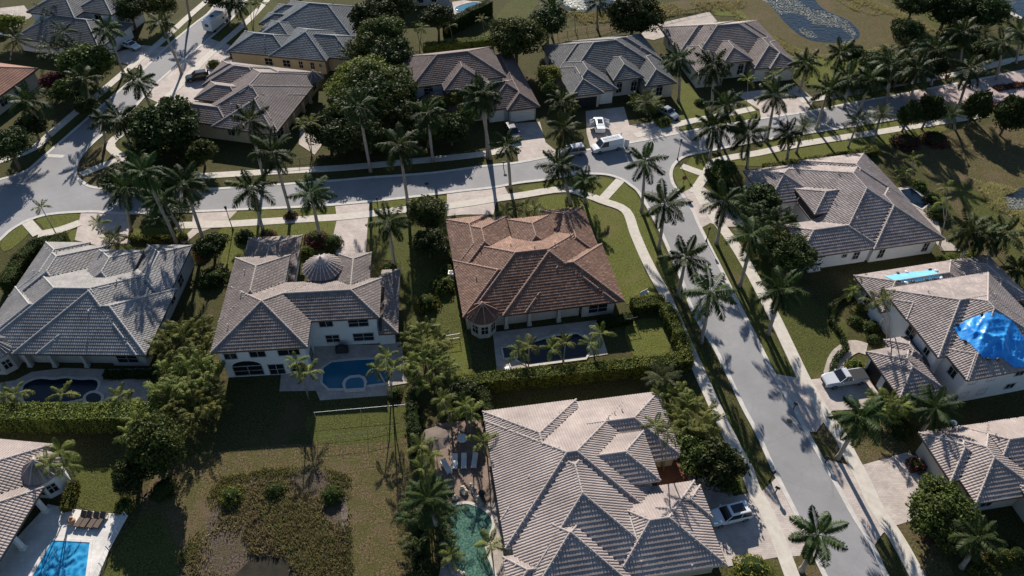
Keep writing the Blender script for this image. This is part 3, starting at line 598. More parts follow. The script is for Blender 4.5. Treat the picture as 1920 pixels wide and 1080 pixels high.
# NW0 and the rust house
house('house', 'grey-roofed white two-storey house in the top left corner, covered in tall palms', (-91.45,146.92), -12, [(-11,.4,0,12,5.8), (-2,7,3,14,5.8), (-11,9,-6,6,3)], [(-10.4,-.2,.6,11.4,5.8), (-1.4,6.4,3.6,13,5.8), (-10.4,8.4,-5.4,5.4,3)], RM['slate'], CM['grey'], M['wall_white'],
  wins=[(-6,.6,'S',.6,1,4.4), (3,3.6,'S',1.6,2.2,4,1), (-.2,2,'E',.8,1,4.2)], doors=[(5,-5.4,'S',3,2.3,'garage')])
house('house', 'rust-red tiled house cut off by the left edge, above the dark west verge', (-92.2,130.6), -12, [(-18,0,-16,0,3.2)], [(-17.4,-.6,-15.4,-.6,3.2)], RM['rust'], CM['red'], M['wall_cream'], wins=[(-.6,-5,'E',1.6,1.4,1.6), (-.6,-10,'E',1.6,1.4,1.6)], vents=[(-3,-8)])
p = g(870, 22, 0)
house('house', 'grey-walled house cut off by the top edge, behind a tall hedge', (p.x-12, p.y+2), 8, [(-8,9,0,12,5.6)], [(-7.4,8.4,.6,11.4,5.6)], RM['slate'], CM['grey'], M['wall_grey'], wins=[(x,.6,'S',1.1,1.6,z) for x in (-4,-1,2,5) for z in (1.5,4.2)])
# ---------------------------------------------------------------- ground, roads, paths, water
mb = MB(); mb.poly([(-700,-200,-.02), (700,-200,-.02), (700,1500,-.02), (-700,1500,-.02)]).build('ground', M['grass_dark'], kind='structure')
NORTH = [(-60,350),(0,337),(50,320),(83,293),(213,180),(270,130),(313,88),(367,43),(397,18),(436,-40)]
CORN_W = [(492,-40),(467,-5),(443,25),(433,37),(393,72),(347,110),(287,163),(247,207),(187,257),(157,287),(143,310),(143,330),(157,343),(177,352),(233,354),(383,355),(500,348),(640,338),(697,333),(807,325),(907,312),(973,305),(1050,290),(1187,267),(1273,250),(1340,237),(1433,222),(1513,210),(1600,193),(1673,180),(1750,165),(1850,146),(1990,118)]
CORN_E = [(1990,178),(1925,187),(1850,199),(1757,213),(1690,222),(1600,237),(1533,247),(1487,255),(1437,262),(1380,273),(1330,283),(1300,289),(1280,295),(1263,310),(1258,327),(1263,347),(1280,367),(1300,397),(1313,427),(1363,527),(1393,587),(1430,660),(1460,720),(1487,763),(1527,837),(1567,907),(1600,967),(1633,1020),(1660,1077),(1700,1150)]
CORN_S = [(1585,1150),(1543,1073),(1513,1007),(1487,953),(1460,900),(1447,873),(1420,813),(1393,763),(1367,707),(1340,653),(1313,610),(1296,577),(1280,530),(1262,487),(1240,437),(1217,393),(1197,360),(1183,348),(1167,337),(1140,328),(1107,326),(1073,328),(1023,337),(973,343),(923,352),(867,358),(750,372),(640,383),(567,388),(450,393),(360,397),(233,400),(167,397),(93,402),(50,415),(20,432),(0,450),(-60,500)]
sheet('road', NORTH+CORN_W+CORN_E+CORN_S, M['asphalt'], .05, smooth=False)
for n_, l_ in (('kerb', NORTH), ('kerb', CORN_W), ('kerb', CORN_E), ('kerb', CORN_S)):
    band(n_, l_, .55, M['kerb'], .052, .035, off=0)
# lawns and verges
G_ = lambda px, m_='grass', z=.015, nm='lawn', sm=True: sheet(nm, px, M[m_], z, sm)
G_([(143,312),(160,286),(207,268),(233,297),(225,345),(177,350),(150,335)], 'grass_dry'); G_([(225,262),(260,235),(300,205),(320,230),(300,300),(240,300)])
G_([(265,90),(290,60),(355,25),(353,38),(300,80),(275,88)]); G_([(285,75),(350,37),(365,40),(315,86),(300,88)])
G_([(395,80),(440,38),(470,10),(500,0),(520,10),(490,55),(470,80),(430,85)]); G_([(330,138),(345,118),(370,115),(360,128),(345,140)]); G_([(365,132),(375,118),(400,117),(395,135),(380,140)])
G_([(245,225),(262,205),(285,183),(300,182),(275,215),(250,230)])
G_([(85,258),(120,228),(160,195),(205,160),(215,168),(160,215),(110,262),(85,285)]); G_([(85,195),(108,205),(85,232),(80,215)])
G_ = lambda px, m_='grass_bright', z=.015, nm='lawn', sm=True: sheet(nm, px, M[m_], z, sm)
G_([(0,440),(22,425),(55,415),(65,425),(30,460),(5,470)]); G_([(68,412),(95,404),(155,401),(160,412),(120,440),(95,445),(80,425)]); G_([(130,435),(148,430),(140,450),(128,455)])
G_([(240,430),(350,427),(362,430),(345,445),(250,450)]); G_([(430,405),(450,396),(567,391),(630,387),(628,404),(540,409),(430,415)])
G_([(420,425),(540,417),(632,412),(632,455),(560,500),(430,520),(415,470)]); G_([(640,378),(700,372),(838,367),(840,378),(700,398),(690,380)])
G_([(690,400),(835,388),(838,420),(870,600),(850,640),(760,640),(752,500),(690,480)], 'grass'); G_([(845,620),(870,615),(885,700),(850,730),(845,680)])
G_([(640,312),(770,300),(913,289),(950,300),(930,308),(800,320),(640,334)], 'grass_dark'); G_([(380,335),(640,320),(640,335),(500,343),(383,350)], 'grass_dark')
G_([(973,350),(1023,342),(1073,333),(1107,331),(1135,333),(1150,342),(1125,367),(1100,360),(1060,352),(1000,362)]); G_([(1135,372),(1165,343),(1180,352),(1192,362),(1210,395),(1232,440),(1255,490),(1270,535),(1240,535),(1215,480),(1190,420),(1178,392)])
G_([(1090,375),(1125,385),(1165,400),(1185,440),(1210,510),(1235,560),(1200,570),(1165,560),(1130,470)]); G_([(1010,372),(1060,365),(1095,375),(1085,390),(1030,395)])
G_([(1175,610),(1240,600),(1255,660),(1190,668)]); G_([(1285,318),(1300,292),(1330,287),(1340,300),(1322,322)]); G_([(1262,318),(1280,314),(1318,330),(1300,355),(1275,355)])
G_([(1330,335),(1345,305),(1360,315),(1345,345),(1330,352)])
G_([(1420,275),(1437,266),(1690,226),(1757,217),(1757,226),(1647,242),(1493,268),(1430,282)]); G_([(1350,300),(1430,290),(1650,252),(1760,236),(1760,250),(1600,285),(1500,310),(1380,310)])
G_([(1280,236),(1340,224),(1420,208),(1440,218),(1340,233),(1283,243)]); G_([(1280,150),(1335,215),(1320,222),(1280,228),(1272,190)]); G_([(1560,190),(1660,165),(1680,175),(1600,190),(1570,200)]); G_([(1390,190),(1440,180),(1445,200),(1395,205)])
G_([(1315,430),(1345,425),(1400,500),(1430,575),(1445,620),(1490,700),(1500,725),(1470,722),(1432,655),(1395,582),(1365,520)], 'grass'); 
G_ = lambda px, m_='grass', z=.015, nm='lawn', sm=True: sheet(nm, px, M[m_], z, sm)
G_([(1375,440),(1420,430),(1520,560),(1585,600),(1583,660),(1560,700),(1530,712),(1512,705),(1490,650),(1450,570)])
G_([(1520,850),(1535,808),(1560,800),(1580,830),(1592,870),(1570,873),(1545,865)], 'grass_dry'); G_([(1590,830),(1640,795),(1670,800),(1700,850),(1610,872),(1595,850)], 'grass_dry')
G_([(1680,990),(1725,975),(1760,1020),(1790,1090),(1740,1095),(1715,1040)], 'grass_dry'); G_([(1478,1045),(1500,1040),(1530,1060),(1545,1095),(1490,1100)], 'grass_dry'); G_([(1375,1060),(1450,1045),(1475,1090),(1370,1100)])
G_([(1420,930),(1450,920),(1437,895),(1395,820),(1360,740),(1330,680),(1300,620),(1290,625),(1340,730),(1380,820)], 'grass'); G_([(1340,780),(1370,840),(1400,920),(1375,932),(1340,850)])
G_([(140,885),(215,880),(215,960),(150,950),(140,920)]); G_([(590,770),(762,765),(765,800),(740,825),(596,830)])
G_([(1280,0),(1390,0),(1450,60),(1500,110),(1620,115),(1620,140),(1540,160),(1500,150),(1400,30),(1280,20),(1050,90),(1050,60)], 'grass_dry'); G_([(1470,100),(1560,105),(1640,115),(1640,150),(1560,165),(1500,150)], 'grass_bright', .021) ; G_([(1340,12),(1390,20),(1425,60),(1475,92),(1500,125),(1470,118),(1440,80),(1395,35),(1340,28)], 'grass_bright', .021)
G_([(1650,10),(1720,0),(1810,60),(1800,85),(1750,60)], 'grass'); G_([(960,0),(1010,0),(980,45),(960,80),(930,75),(900,60),(925,40)], 'grass')
G_([(1720,270),(1920,240),(1930,480),(1890,540),(1840,470),(1760,350)], 'grass_dry', nm='rough ground'); G_([(1380,0),(1660,0),(1790,90),(1780,120),(1640,100),(1540,105),(1460,70)], 'grass_dry', .012, 'bank')
G_([(1780,330),(1860,380),(1935,470),(1935,560),(1895,490),(1830,420)], 'grass')
G_([(595,790),(760,768),(778,900),(785,1100),(650,1100),(645,910),(600,890)], 'grass_dry', nm='dry lawn'); G_([(300,880),(420,845),(594,835),(600,900),(560,980),(400,1110),(210,1110),(250,1000)], 'grass_dry', .008, 'dry lawn'); G_([(418,908),(440,893),(478,896),(510,884),(560,889),(604,882),(626,897),(645,903),(642,960),(654,1010),(648,1060),(655,1110),(310,1110),(345,1060),(352,1030),(388,1004),(386,975),(408,945),(404,925)], 'marsh', nm='marsh'); G_([(240,1000),(300,960),(330,1030),(320,1100),(195,1100)], 'grass')
G_([(646,905),(652,960),(656,1040),(660,1110),(645,1110),(644,1040),(640,960),(637,915)], 'mud', .018, 'bare mud')
# ponds
W_ = lambda px, m_, z=.025, nm='pool_water', k=None: sheet(nm, px, M[m_], z, True, 'structure')
W_([(440,1095),(467,1053),(507,1042),(540,1057),(555,1100)], 'murk', nm='pond water')
W_([(1425,-25),(1470,40),(1513,73),(1560,80),(1600,76),(1612,62),(1590,38),(1540,14),(1505,-25)], 'pond', nm='pond water')
W_([(1050,-20),(1053,10),(1083,22),(1120,20),(1153,13),(1160,-20)], 'pond', nm='pond water'); W_([(1878,370),(1925,350),(1970,360),(1970,400),(1890,396)], 'pond', nm='pond water')
W_([(1820,-20),(1850,0),(1900,30),(1920,45),(1960,60),(1960,-20)], 'pond', nm='pond water')
# driveways
D_ = lambda px, m_='paver', z=.03, nm='driveway', sm=False: sheet(nm, px, M[m_], z, sm)
D_([(210,100),(267,85),(314,88),(290,110),(268,132),(213,112),(200,108)]); D_([(393,72),(433,85),(430,110),(466,120),(400,165),(375,185),(360,210),(326,200),(296,192),(277,183),(290,160),(347,110)])
D_([(152,398),(233,396),(242,425),(245,455),(190,462),(140,450)]); D_([(362,394),(450,390),(423,418),(370,437),(345,458),(335,452),(360,430)]); D_([(628,384),(693,376),(690,410),(686,475),(630,478),(625,440),(632,410)])
D_([(838,362),(945,348),(957,370),(930,380),(925,402),(870,402),(838,405)]); D_([(950,232),(1012,228),(1023,267),(1052,290),(973,308),(968,275)]); D_([(1098,208),(1170,200),(1180,235),(1188,252),(1190,270),(1110,287),(1100,250)])
D_([(1180,235),(1262,222),(1280,250),(1187,270)]); D_([(1376,175),(1494,160),(1527,186),(1511,212),(1428,226),(1424,205)]); D_([(1278,362),(1310,345),(1372,385),(1400,425),(1350,425),(1332,418),(1313,428)])
D_([(1450,700),(1515,712),(1620,700),(1650,740),(1640,765),(1560,770),(1530,810),(1505,810),(1462,722)]); D_([(1541,860),(1592,872),(1612,873),(1700,848),(1775,880),(1730,970),(1680,985),(1655,1000),(1640,1022),(1600,968)])
D_([(1360,880),(1375,930),(1430,920),(1456,895),(1490,950),(1515,1005),(1500,1042),(1455,1045),(1365,1062),(1340,1000),(1300,930),(1300,860)])
D_([(1270,820),(1380,850),(1370,935),(1300,925),(1250,880)], 'paver_pink'); D_([(1225,860),(1290,860),(1290,925),(1235,925)], 'paver_red', .034)
D_([(1690,178),(1757,163),(1850,144),(1990,116),(1990,179),(1850,197),(1757,211),(1700,219)], 'paver_pink', .075, 'brick road'); 
for a in ((1743,165,1778,192),(1787,158,1822,194),(1840,160,1870,193),(1886,168,1920,188)): band('road marking', [(a[0],a[1]),(a[2],a[3])], .3, M['kerb'], .095, 0, False)
band('road marking', [(88,292),(120,294)], .9, M['kerb'], .066, 0, False)
# sidewalks
SW = lambda px, w=1.6: band('sidewalk', px, w, M['concrete'], .042, .03, True)
SW([(-30,315),(0,302),(60,280),(100,247),(147,207),(180,182),(213,153),(300,80),(353,32),(390,0)]); SW([(152,328),(190,312),(233,297)]); SW([(373,331),(467,325),(640,315),(773,303),(913,288),(975,272)]); SW([(233,297),(207,270),(260,230),(300,197),(340,157),(393,103),(467,37),(505,-5)])
SW([(333,423),(433,420),(540,413),(627,408),(690,402),(740,395),(838,387),(930,373),(973,367),(1057,355),(1100,366),(1130,377),(1173,395),(1190,437),(1207,477),(1227,517),(1247,553),(1290,650),(1325,728),(1352,787),(1377,837),(1400,880),(1413,917),(1437,960),(1460,1013),(1480,1067),(1500,1120)])
SW([(1130,374),(1163,338)]); SW([(1304,350),(1327,393),(1366,443),(1398,493),(1448,587),(1483,660),(1507,710),(1527,745),(1547,778),(1577,820),(1593,853),(1617,897),(1640,947),(1673,997),(1697,1037),(1735,1110)], 1.7)
SW([(1300,362),(1323,328),(1343,302),(1423,287),(1493,272),(1580,258),(1647,248),(1757,230),(1850,215)]); SW([(1278,312),(1323,328)]); SW([(1190,255),(1280,231),(1340,219),(1413,204)]); SW([(1500,190),(1590,176),(1680,158),(1800,138),(1890,115)])
SW([(48,413),(72,440)]); SW([(72,440),(110,432),(150,418)]); band('path', [(1560,705),(1572,670),(1600,650),(1625,655)], 2.2, M['deck_tan'], .036, .02); band('path', [(1825,-10),(1870,12),(1915,35)], 1.4, M['concrete'], .03, .02); band('path', [(1860,120),(1900,112),(1940,104)], 1.5, M['concrete'], .03, .02)
# terraces and pools
T_ = lambda px, m_='deck_tan', z=.05, nm='terrace': sheet(nm, px, M[m_], z, False, thick=.1)
T_([(-20,722),(30,712),(60,697),(120,690),(200,692),(283,690),(276,765),(-20,765)]); T_([(524,733),(527,700),(588,690),(588,648),(716,646),(752,640),(764,718),(728,724),(727,741),(600,750),(592,732)], 'deck_tan')
T_([(924,623),(1119,600),(1140,664),(932,697)]); T_([(90,945),(127,953),(240,966),(205,1030),(178,1100),(-20,1100),(-20,1060),(30,1010)], 'deck_white')
T_([(815,795),(905,785),(922,880),(938,940),(835,960),(820,940),(815,880)], 'deck_brown_shade'); T_([(835,960),(938,940),(950,1000),(965,1095),(820,1095),(838,1000)], 'deck_tan', .046); T_([(1203,58),(1225,46),(1330,22),(1345,40),(1225,75),(1203,70)], 'deck_tan'); T_([(1682,352),(1712,348),(1752,385),(1765,440),(1800,470),(1765,470),(1720,400)], 'deck_tan')
T_([(565,228),(600,210),(620,250),(590,290),(560,270)], 'deck_tan'); T_([(820,8),(870,0),(900,5),(890,30),(850,32)], 'deck_tan'); T_([(0,15),(45,10),(60,30),(20,60),(-10,60)], 'deck_tan')
def pool(label, px, m_, group=None, rim=.35, z=.075, smooth=True):
    pts = spline([g(x, y, 0) for x, y in px], 5, True) if smooth else [g(x, y, 0) for x, y in px]
    c = sum(pts, Vector())/len(pts); t = empty('swimming_pool', (c.x, c.y, 0)); tag(t, label, 'pool', group)
    pts = [p-c for p in pts]; n = len(pts); o_, w_ = MB(), MB(); out = []
    ar = sum(pts[i].x*pts[(i+1) % n].y-pts[(i+1) % n].x*pts[i].y for i in range(n)); sg = 1 if ar > 0 else -1
    for i in range(n):
        d = (pts[(i+1) % n]-pts[i-1]).normalized(); out.append(pts[i]+Vector((d.y, -d.x, 0))*rim*sg)
    for i in range(n):
        a, b, c2, d2 = pts[i], pts[(i+1) % n], out[(i+1) % n], out[i]; hz = z+.05
        o_.poly([(a.x,a.y,hz), (b.x,b.y,hz), (c2.x,c2.y,hz), (d2.x,d2.y,hz)] if sg < 0 else [(b.x,b.y,hz), (a.x,a.y,hz), (d2.x,d2.y,hz), (c2.x,c2.y,hz)])
        o_.poly([(d2.x,d2.y,hz), (c2.x,c2.y,hz), (c2.x,c2.y,0), (d2.x,d2.y,0)]); o_.poly([(a.x,a.y,hz), (b.x,b.y,hz), (b.x,b.y,z-.05), (a.x,a.y,z-.05)])
    o_.build('coping', M['concrete' if m_ != 'pool_bright' else 'deck_white'], t)
    me = bpy.data.meshes.new('water'); bm = bmesh.new(); f = bm.faces.new([bm.verts.new((p.x, p.y, z)) for p in pts]); f.normal_update()
    if f.normal.z < 0: f.normal_flip()
    bmesh.ops.triangulate(bm, faces=[f]); bm.to_mesh(me); bm.free(); me.materials.append(M[m_]); link(bpy.data.objects.new('water', me), t)
    return t
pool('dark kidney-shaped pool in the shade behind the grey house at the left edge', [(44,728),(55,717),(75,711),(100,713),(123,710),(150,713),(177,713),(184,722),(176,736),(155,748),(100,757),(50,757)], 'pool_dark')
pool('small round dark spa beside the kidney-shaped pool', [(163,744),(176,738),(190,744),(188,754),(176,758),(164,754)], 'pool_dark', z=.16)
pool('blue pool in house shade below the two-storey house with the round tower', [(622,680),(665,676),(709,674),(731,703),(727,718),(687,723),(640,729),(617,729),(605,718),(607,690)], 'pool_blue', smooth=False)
pool('small scalloped raised spa at the near edge of the blue pool', [(649,732),(683,730),(683,719),(680,713),(673,710),(657,712),(651,716),(648,722)], 'pool_blue', z=.3, rim=.4, smooth=False)
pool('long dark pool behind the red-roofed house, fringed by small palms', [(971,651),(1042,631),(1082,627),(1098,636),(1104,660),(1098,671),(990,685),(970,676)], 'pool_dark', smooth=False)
pool('square dark spa with a pale frame at the end of the long dark pool', [(942,655),(965,652),(968,671),(946,674)], 'pool_dark', z=.25, rim=.3, smooth=False)
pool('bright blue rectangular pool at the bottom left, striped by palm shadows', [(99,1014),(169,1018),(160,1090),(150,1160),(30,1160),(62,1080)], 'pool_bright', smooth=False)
pool('teal freeform pool beside the largest tan roof, with a beach entry', [(846,952),(873,946),(890,950),(907,958),(922,977),(918,1000),(909,1018),(914,1045),(925,1075),(927,1110),(870,1110),(855,1060),(838,1038),(832,1018),(842,997),(838,970)], 'pool_teal')
pool('small dark pool behind the house with the long white side wall', [(1688,357),(1709,354),(1743,381),(1728,392),(1705,380)], 'pool_dark', smooth=False)
pool('pool behind the tall hedge at the top centre', [(855,14),(885,5),(905,8),(890,18),(860,24)], 'pool_blue')
pool('blue pool glimpsed at the top left corner', [(2,32),(18,28),(24,33),(8,44),(0,46)], 'pool_blue')
# ---------------------------------------------------------------- palms, trees, hedges
def frond(base, az, el0, L_, droop, nl=26, lw=.10, ll=.23, sag=.35, rg=random, curl=0):
    """one pinnate frond -> quads (numpy)"""
    K = 10; pts = [np.array(base, float)]; dirs = []
    for k in range(K):
        t = k/K; el = el0-droop*(t**1.25); a = az+curl*t
        d = np.array([math.cos(el)*math.cos(a), math.cos(el)*math.sin(a), math.sin(el)]); dirs.append(d); pts.append(pts[-1]+d*L_/K)
    dirs.append(dirs[-1]); pts = np.array(pts); dirs = np.array(dirs); V, F = [], []
    t = (np.arange(nl)+.5)/nl*.9+.1; x = t*K; i = np.minimum(x.astype(int), K-1); f = (x-i)[:, None]
    P = pts[i]*(1-f)+pts[i+1]*f; D = dirs[i]; s = np.cross(D, [0,0,1]); s /= np.linalg.norm(s, axis=1)[:, None]+1e-9; up = np.cross(s, D)
    ln = L_*ll*(np.sin(np.clip(t*1.05, 0, 1)*math.pi)**.55*.85+.15)
    for sg in (-1, 1):
        r_ = rng.normal(0, .22, (nl, 1)); dd = s*sg*.80+D*.5+up*(r_-sag*.55); dd /= np.linalg.norm(dd, axis=1)[:, None]
        tip = P+dd*ln[:, None]; tip[:, 2] -= ln*sag*.5; mid = P+dd*ln[:, None]*.45
        w = D*lw*(.7+.3*rng.random((nl, 1)))
        V.append(np.stack([P, mid+w*.5, tip, mid-w*.5], 1))
    w = .035
    for k in range(K):
        ss = np.cross(dirs[k], [0,0,1.001]); ss /= np.linalg.norm(ss)+1e-9; ww = w*(1-k/K)+.01
        V.append(np.array([[pts[k]-ss*ww, pts[k]+ss*ww, pts[k+1]+ss*ww*.9, pts[k+1]-ss*ww*.9]]))
    return np.concatenate(V)
def crown_mesh(name, n, L_, mt, e0=(75,-25), droop=1.1, lw=.11, nl=26, ll=.23, sag=.35, r0=.12):
    Q = []
    for i in range(n):
        az = i*2.39996+random.uniform(-.25, .25); t = (i+.5)/n; el = R(e0[0]+(e0[1]-e0[0])*t**.9+random.uniform(-8, 8))
        dr = droop*(.55+.6*t)*random.uniform(.8, 1.2)
        Q.append(frond((math.cos(az)*r0, math.sin(az)*r0, .1-.3*t), az, el, L_*random.uniform(.85, 1.1)*(.8+.25*min(1, 2*t)), dr, nl, lw, ll, sag, curl=random.uniform(-.35, .35)))
    rn = np.concatenate([np.full(len(q), random.random()) for q in Q]); V = np.concatenate(Q).reshape(-1, 3)
    return np_mesh(name, V, np.arange(len(V)).reshape(-1, 4), mt, np.clip(rn+rng.normal(0, .15, len(rn)), 0, 1))
CR = {'royal': [crown_mesh('crown', 17+k % 4, 3.65, M['frond'], (74,-34), random.uniform(.95,1.35), .15, 42, .27, .55) for k in range(6)],
      'small': [crown_mesh('crown', 9+k % 2, 1.9, M['areca'], (75,-5), 1.35, .10, 22, .27, .4, .06) for k in range(4)],
      'fan': [crown_mesh('crown', 46, 2.7, M['fan'], (85,-40), .75, .075, 26, .17, .15) for k in range(3)],
      'coco': [crown_mesh('crown', 13, 3.9, M['frond'], (70,-15), 1.5, .11, 32, .2, .75) for k in range(2)]}
CR['dead'] = [crown_mesh('dead_frond', 2+k, 3.0, M['dead'], (-25,-60), .8, .12, 24, .2, .6) for k in range(3)]
_pc = [0]
def trunk_obj(t, top, r0, r1, mt, name='trunk', bend=.12):
    v = Vector(top); pts = []
    for k in range(8):
        s = k/7; b = math.sin(s*math.pi)*bend; pts.append(Vector((v.x*s**1.25+b*.3, v.y*s**1.25, -.1+(v.z+.1)*s)))
    rad = [r0*1.45]+[r0+(r1-r0)*k/7+(.05 if k in (3, 4) else 0)*r0*2 for k in range(1, 8)]
    return MB().tube(pts, rad, 10).build(name, mt, t, smooth=True)
def palm(bx, by, cx, cy, label, kind='royal', s=1.0, group='royal palms along the streets', name='royal_palm', cat='palm tree', lean=None):
    b = g(bx, by, 0); c = up_at(bx, by, cx, cy); rel = c-b; _pc[0] += 1; k = _pc[0]
    t = empty(name, b, label=label, cat=cat, group=group)
    zz = max(rel.z, 1.2); r0 = {'royal': .26, 'small': .08, 'fan': .22, 'coco': .17}[kind]
    sh = 1.1 if kind == 'royal' else .5
    tp = Vector((rel.x, rel.y, zz)); d = Vector((rel.x*1.3, rel.y*1.3, zz)).normalized()
    trunk_obj(t, tp-d*sh, r0, r0*.72, M['trunk'], bend=random.uniform(-.25, .25))
    MB().tube([tp-d*sh*1.05, tp-d*sh*.5, tp+d*.15], [r0*.85, r0*.72, r0*.3], 10).build('crownshaft', M['shaft'], t, smooth=True)
    ms = CR[kind]; o = link(bpy.data.objects.new('crown', ms[k % len(ms)]), t); o.location = tp+d*.1
    o.rotation_euler = (random.uniform(-.12, .12)+d.y*.3, d.x*.6, random.uniform(0, 6.28)); o.scale = (s, s, s*random.uniform(.9, 1.05))
    if kind in ('royal', 'coco') and k % 3 == 0: o2_ = link(bpy.data.objects.new('dead_frond', CR['dead'][k % 3]), t); o2_.location = tp-d*.25; o2_.rotation_euler = (0, 0, k*1.3); o2_.scale = (s, s, s)
    return t
def stems(mb, pts, h, r=.05):
    for x, y, a, b in pts: mb.tube([(x,y,-.05), (x+a*.35, y+b*.35, h*.5), (x+a, y+b, h)], [r*1.2, r, r*.7], 6)
def multipalm(bx, by, tops, label, group='small clustered palms', s=1.0, kind='small', cat='palm tree', name='cluster_palm'):
    """several slender trunks from one base"""
    b = g(bx, by, 0); t = empty(name, b, label=label, cat=cat, group=group)
    for (x, y) in tops:
        rel = up_at(bx, by, x, y)-b; z = max(rel.z, .8); o_ = Vector((random.uniform(-.2, .2), random.uniform(-.2, .2), 0))
        MB().tube([o_+Vector((0,0,-.05)), Vector((rel.x*.4, rel.y*.4, z*.55))+o_*.5, Vector((rel.x, rel.y, z))], [.085, .07, .06], 7).build('trunk', M['trunk'], t, smooth=True)
        _pc[0] += 1; o = link(bpy.data.objects.new('crown', CR[kind][_pc[0] % 4 if kind == 'small' else 0]), t); o.location = (rel.x, rel.y, z); o.rotation_euler = (random.uniform(-.15,.15), random.uniform(-.15,.15), random.uniform(0, 6)); k = s*random.uniform(.85, 1.1); o.scale = (k, k, k)
    return t
def leafquads(P, sz, nrm=None, flat=.0):
    n = len(P); d = rng.normal(size=(n, 3)); d /= np.linalg.norm(d, axis=1)[:, None]
    if nrm is not None: a = np.cross(nrm, d)+d*.25; d2 = np.cross(nrm, a)+rng.normal(0, .35, (n, 3))
    else: a = d; d2 = rng.normal(size=(n, 3)); d2 -= (d2*a).sum(1)[:, None]*a
    a /= np.linalg.norm(a, axis=1)[:, None]+1e-9; d2 /= np.linalg.norm(d2, axis=1)[:, None]+1e-9
    s = (sz*(.6+.8*rng.random(n)))[:, None]
    return np.stack([P-a*s*.5, P+d2*s*.28, P+a*s*.5, P-d2*s*.28], 1)
def leafobj(name, P, sz, mt, parent, nrm=None, kind=None):
    Q = leafquads(P, sz, nrm); V = Q.reshape(-1, 3); o = obj_np(name, V, np.arange(len(V)).reshape(-1, 4), mt, parent, rng.random(len(Q)))
    if kind: o['kind'] = kind
    return o
def lobes(n, rx, ry, rz, spread=.7):
    out = []
    for i in range(n):
        a = i*2.4+random.uniform(-.6, .6); r_ = spread*math.sqrt((i+.5)/n)*random.uniform(.75, 1.15)
        z = random.uniform(-.4, .45)*(1-r_*.5)+.2*(1-r_)
        out.append((math.cos(a)*r_*rx, math.sin(a)*r_*ry, z*rz, random.uniform(.26, .42)))
    return out
_tc = {}
def tree_mesh(key, seed, nleaf, sz, mt, nl=11, squash=.75):
    P = []; Nn = []
    random.seed(seed)
    for (x, y, z, r_) in lobes(nl, 1, 1, 1):
        m_ = nleaf//nl; d = rng.normal(size=(m_, 3)); d /= np.linalg.norm(d, axis=1)[:, None]
        rad = r_*(1-.75*rng.random(m_)**1.6)*(1+.12*np.sin(d[:, 0]*7+seed)*np.cos(d[:, 1]*6))
        p = d*rad[:, None]*[1, 1, squash]+[x, y, z]; P.append(p); Nn.append(d)
    m_ = nleaf//4; d = rng.normal(size=(m_, 3)); d /= np.linalg.norm(d, axis=1)[:, None]; P.append(d*(.35+.6*rng.random((m_, 1))**.6)*[1, 1, .62]*(1+.15*np.sin(d[:, :1]*5+seed))); Nn.append(d)
    P = np.concatenate(P); Nn = np.concatenate(Nn); Q = leafquads(P, sz, Nn*.6+rng.normal(0, .4, P.shape)); V = Q.reshape(-1, 3)
    return np_mesh('crown', V, np.arange(len(V)).reshape(-1, 4), mt, rng.random(len(Q)))
def core_mesh(seed):
    random.seed(seed); mb = MB()
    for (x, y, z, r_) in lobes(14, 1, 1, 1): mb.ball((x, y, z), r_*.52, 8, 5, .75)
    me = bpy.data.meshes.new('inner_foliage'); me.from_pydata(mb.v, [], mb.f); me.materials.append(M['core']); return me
TM = {}
def tree(cx, cy, zc, rad, label, mt='leaf', rz=.8, group=None, name='broadleaf_tree', cat='tree', density=1, trunk=True, sq=1.0):
    """crown centre seen at (cx,cy), at height zc"""
    b = g(cx, cy, zc); _pc[0] += 1; v = _pc[0] % 3; t = empty(name, (b.x, b.y, 0), label=label, cat=cat, group=group)
    if trunk:
        mb = MB(); mb.tube([(0,0,-.1), (.1,.05,zc*.4), (0,0,zc)], [rad*.07+.06, rad*.055+.04, rad*.03+.02], 8)
        for k in range(5):
            a = k*1.3+v; mb.tube([(0,0,zc*.45+.1*k), (math.cos(a)*rad*.3, math.sin(a)*rad*.3, zc*.75+.1*k), (math.cos(a)*rad*.6, math.sin(a)*rad*.6, zc+rad*.1)], [rad*.035+.03, rad*.02+.02, .02], 6)
        mb.build('trunk', M['bark'], t, smooth=True)
    big = rad > 3.2; key = (mt, big, v)
    if key not in TM: TM[key] = tree_mesh(key, 11*v+3, 13000 if big else 5500, .10 if big else .14, M[mt], 22 if big else 13)
    random.seed(_pc[0]*7)
    o = link(bpy.data.objects.new('crown', TM[key]), t); o.location = (0, 0, zc); o.rotation_euler = (0, 0, random.uniform(0, 6.28)); o.scale = (rad*1.1*random.uniform(.88, 1.12), rad*1.1*sq*random.uniform(.88, 1.12), rad*rz*1.15*random.uniform(.9, 1.15))
    return t
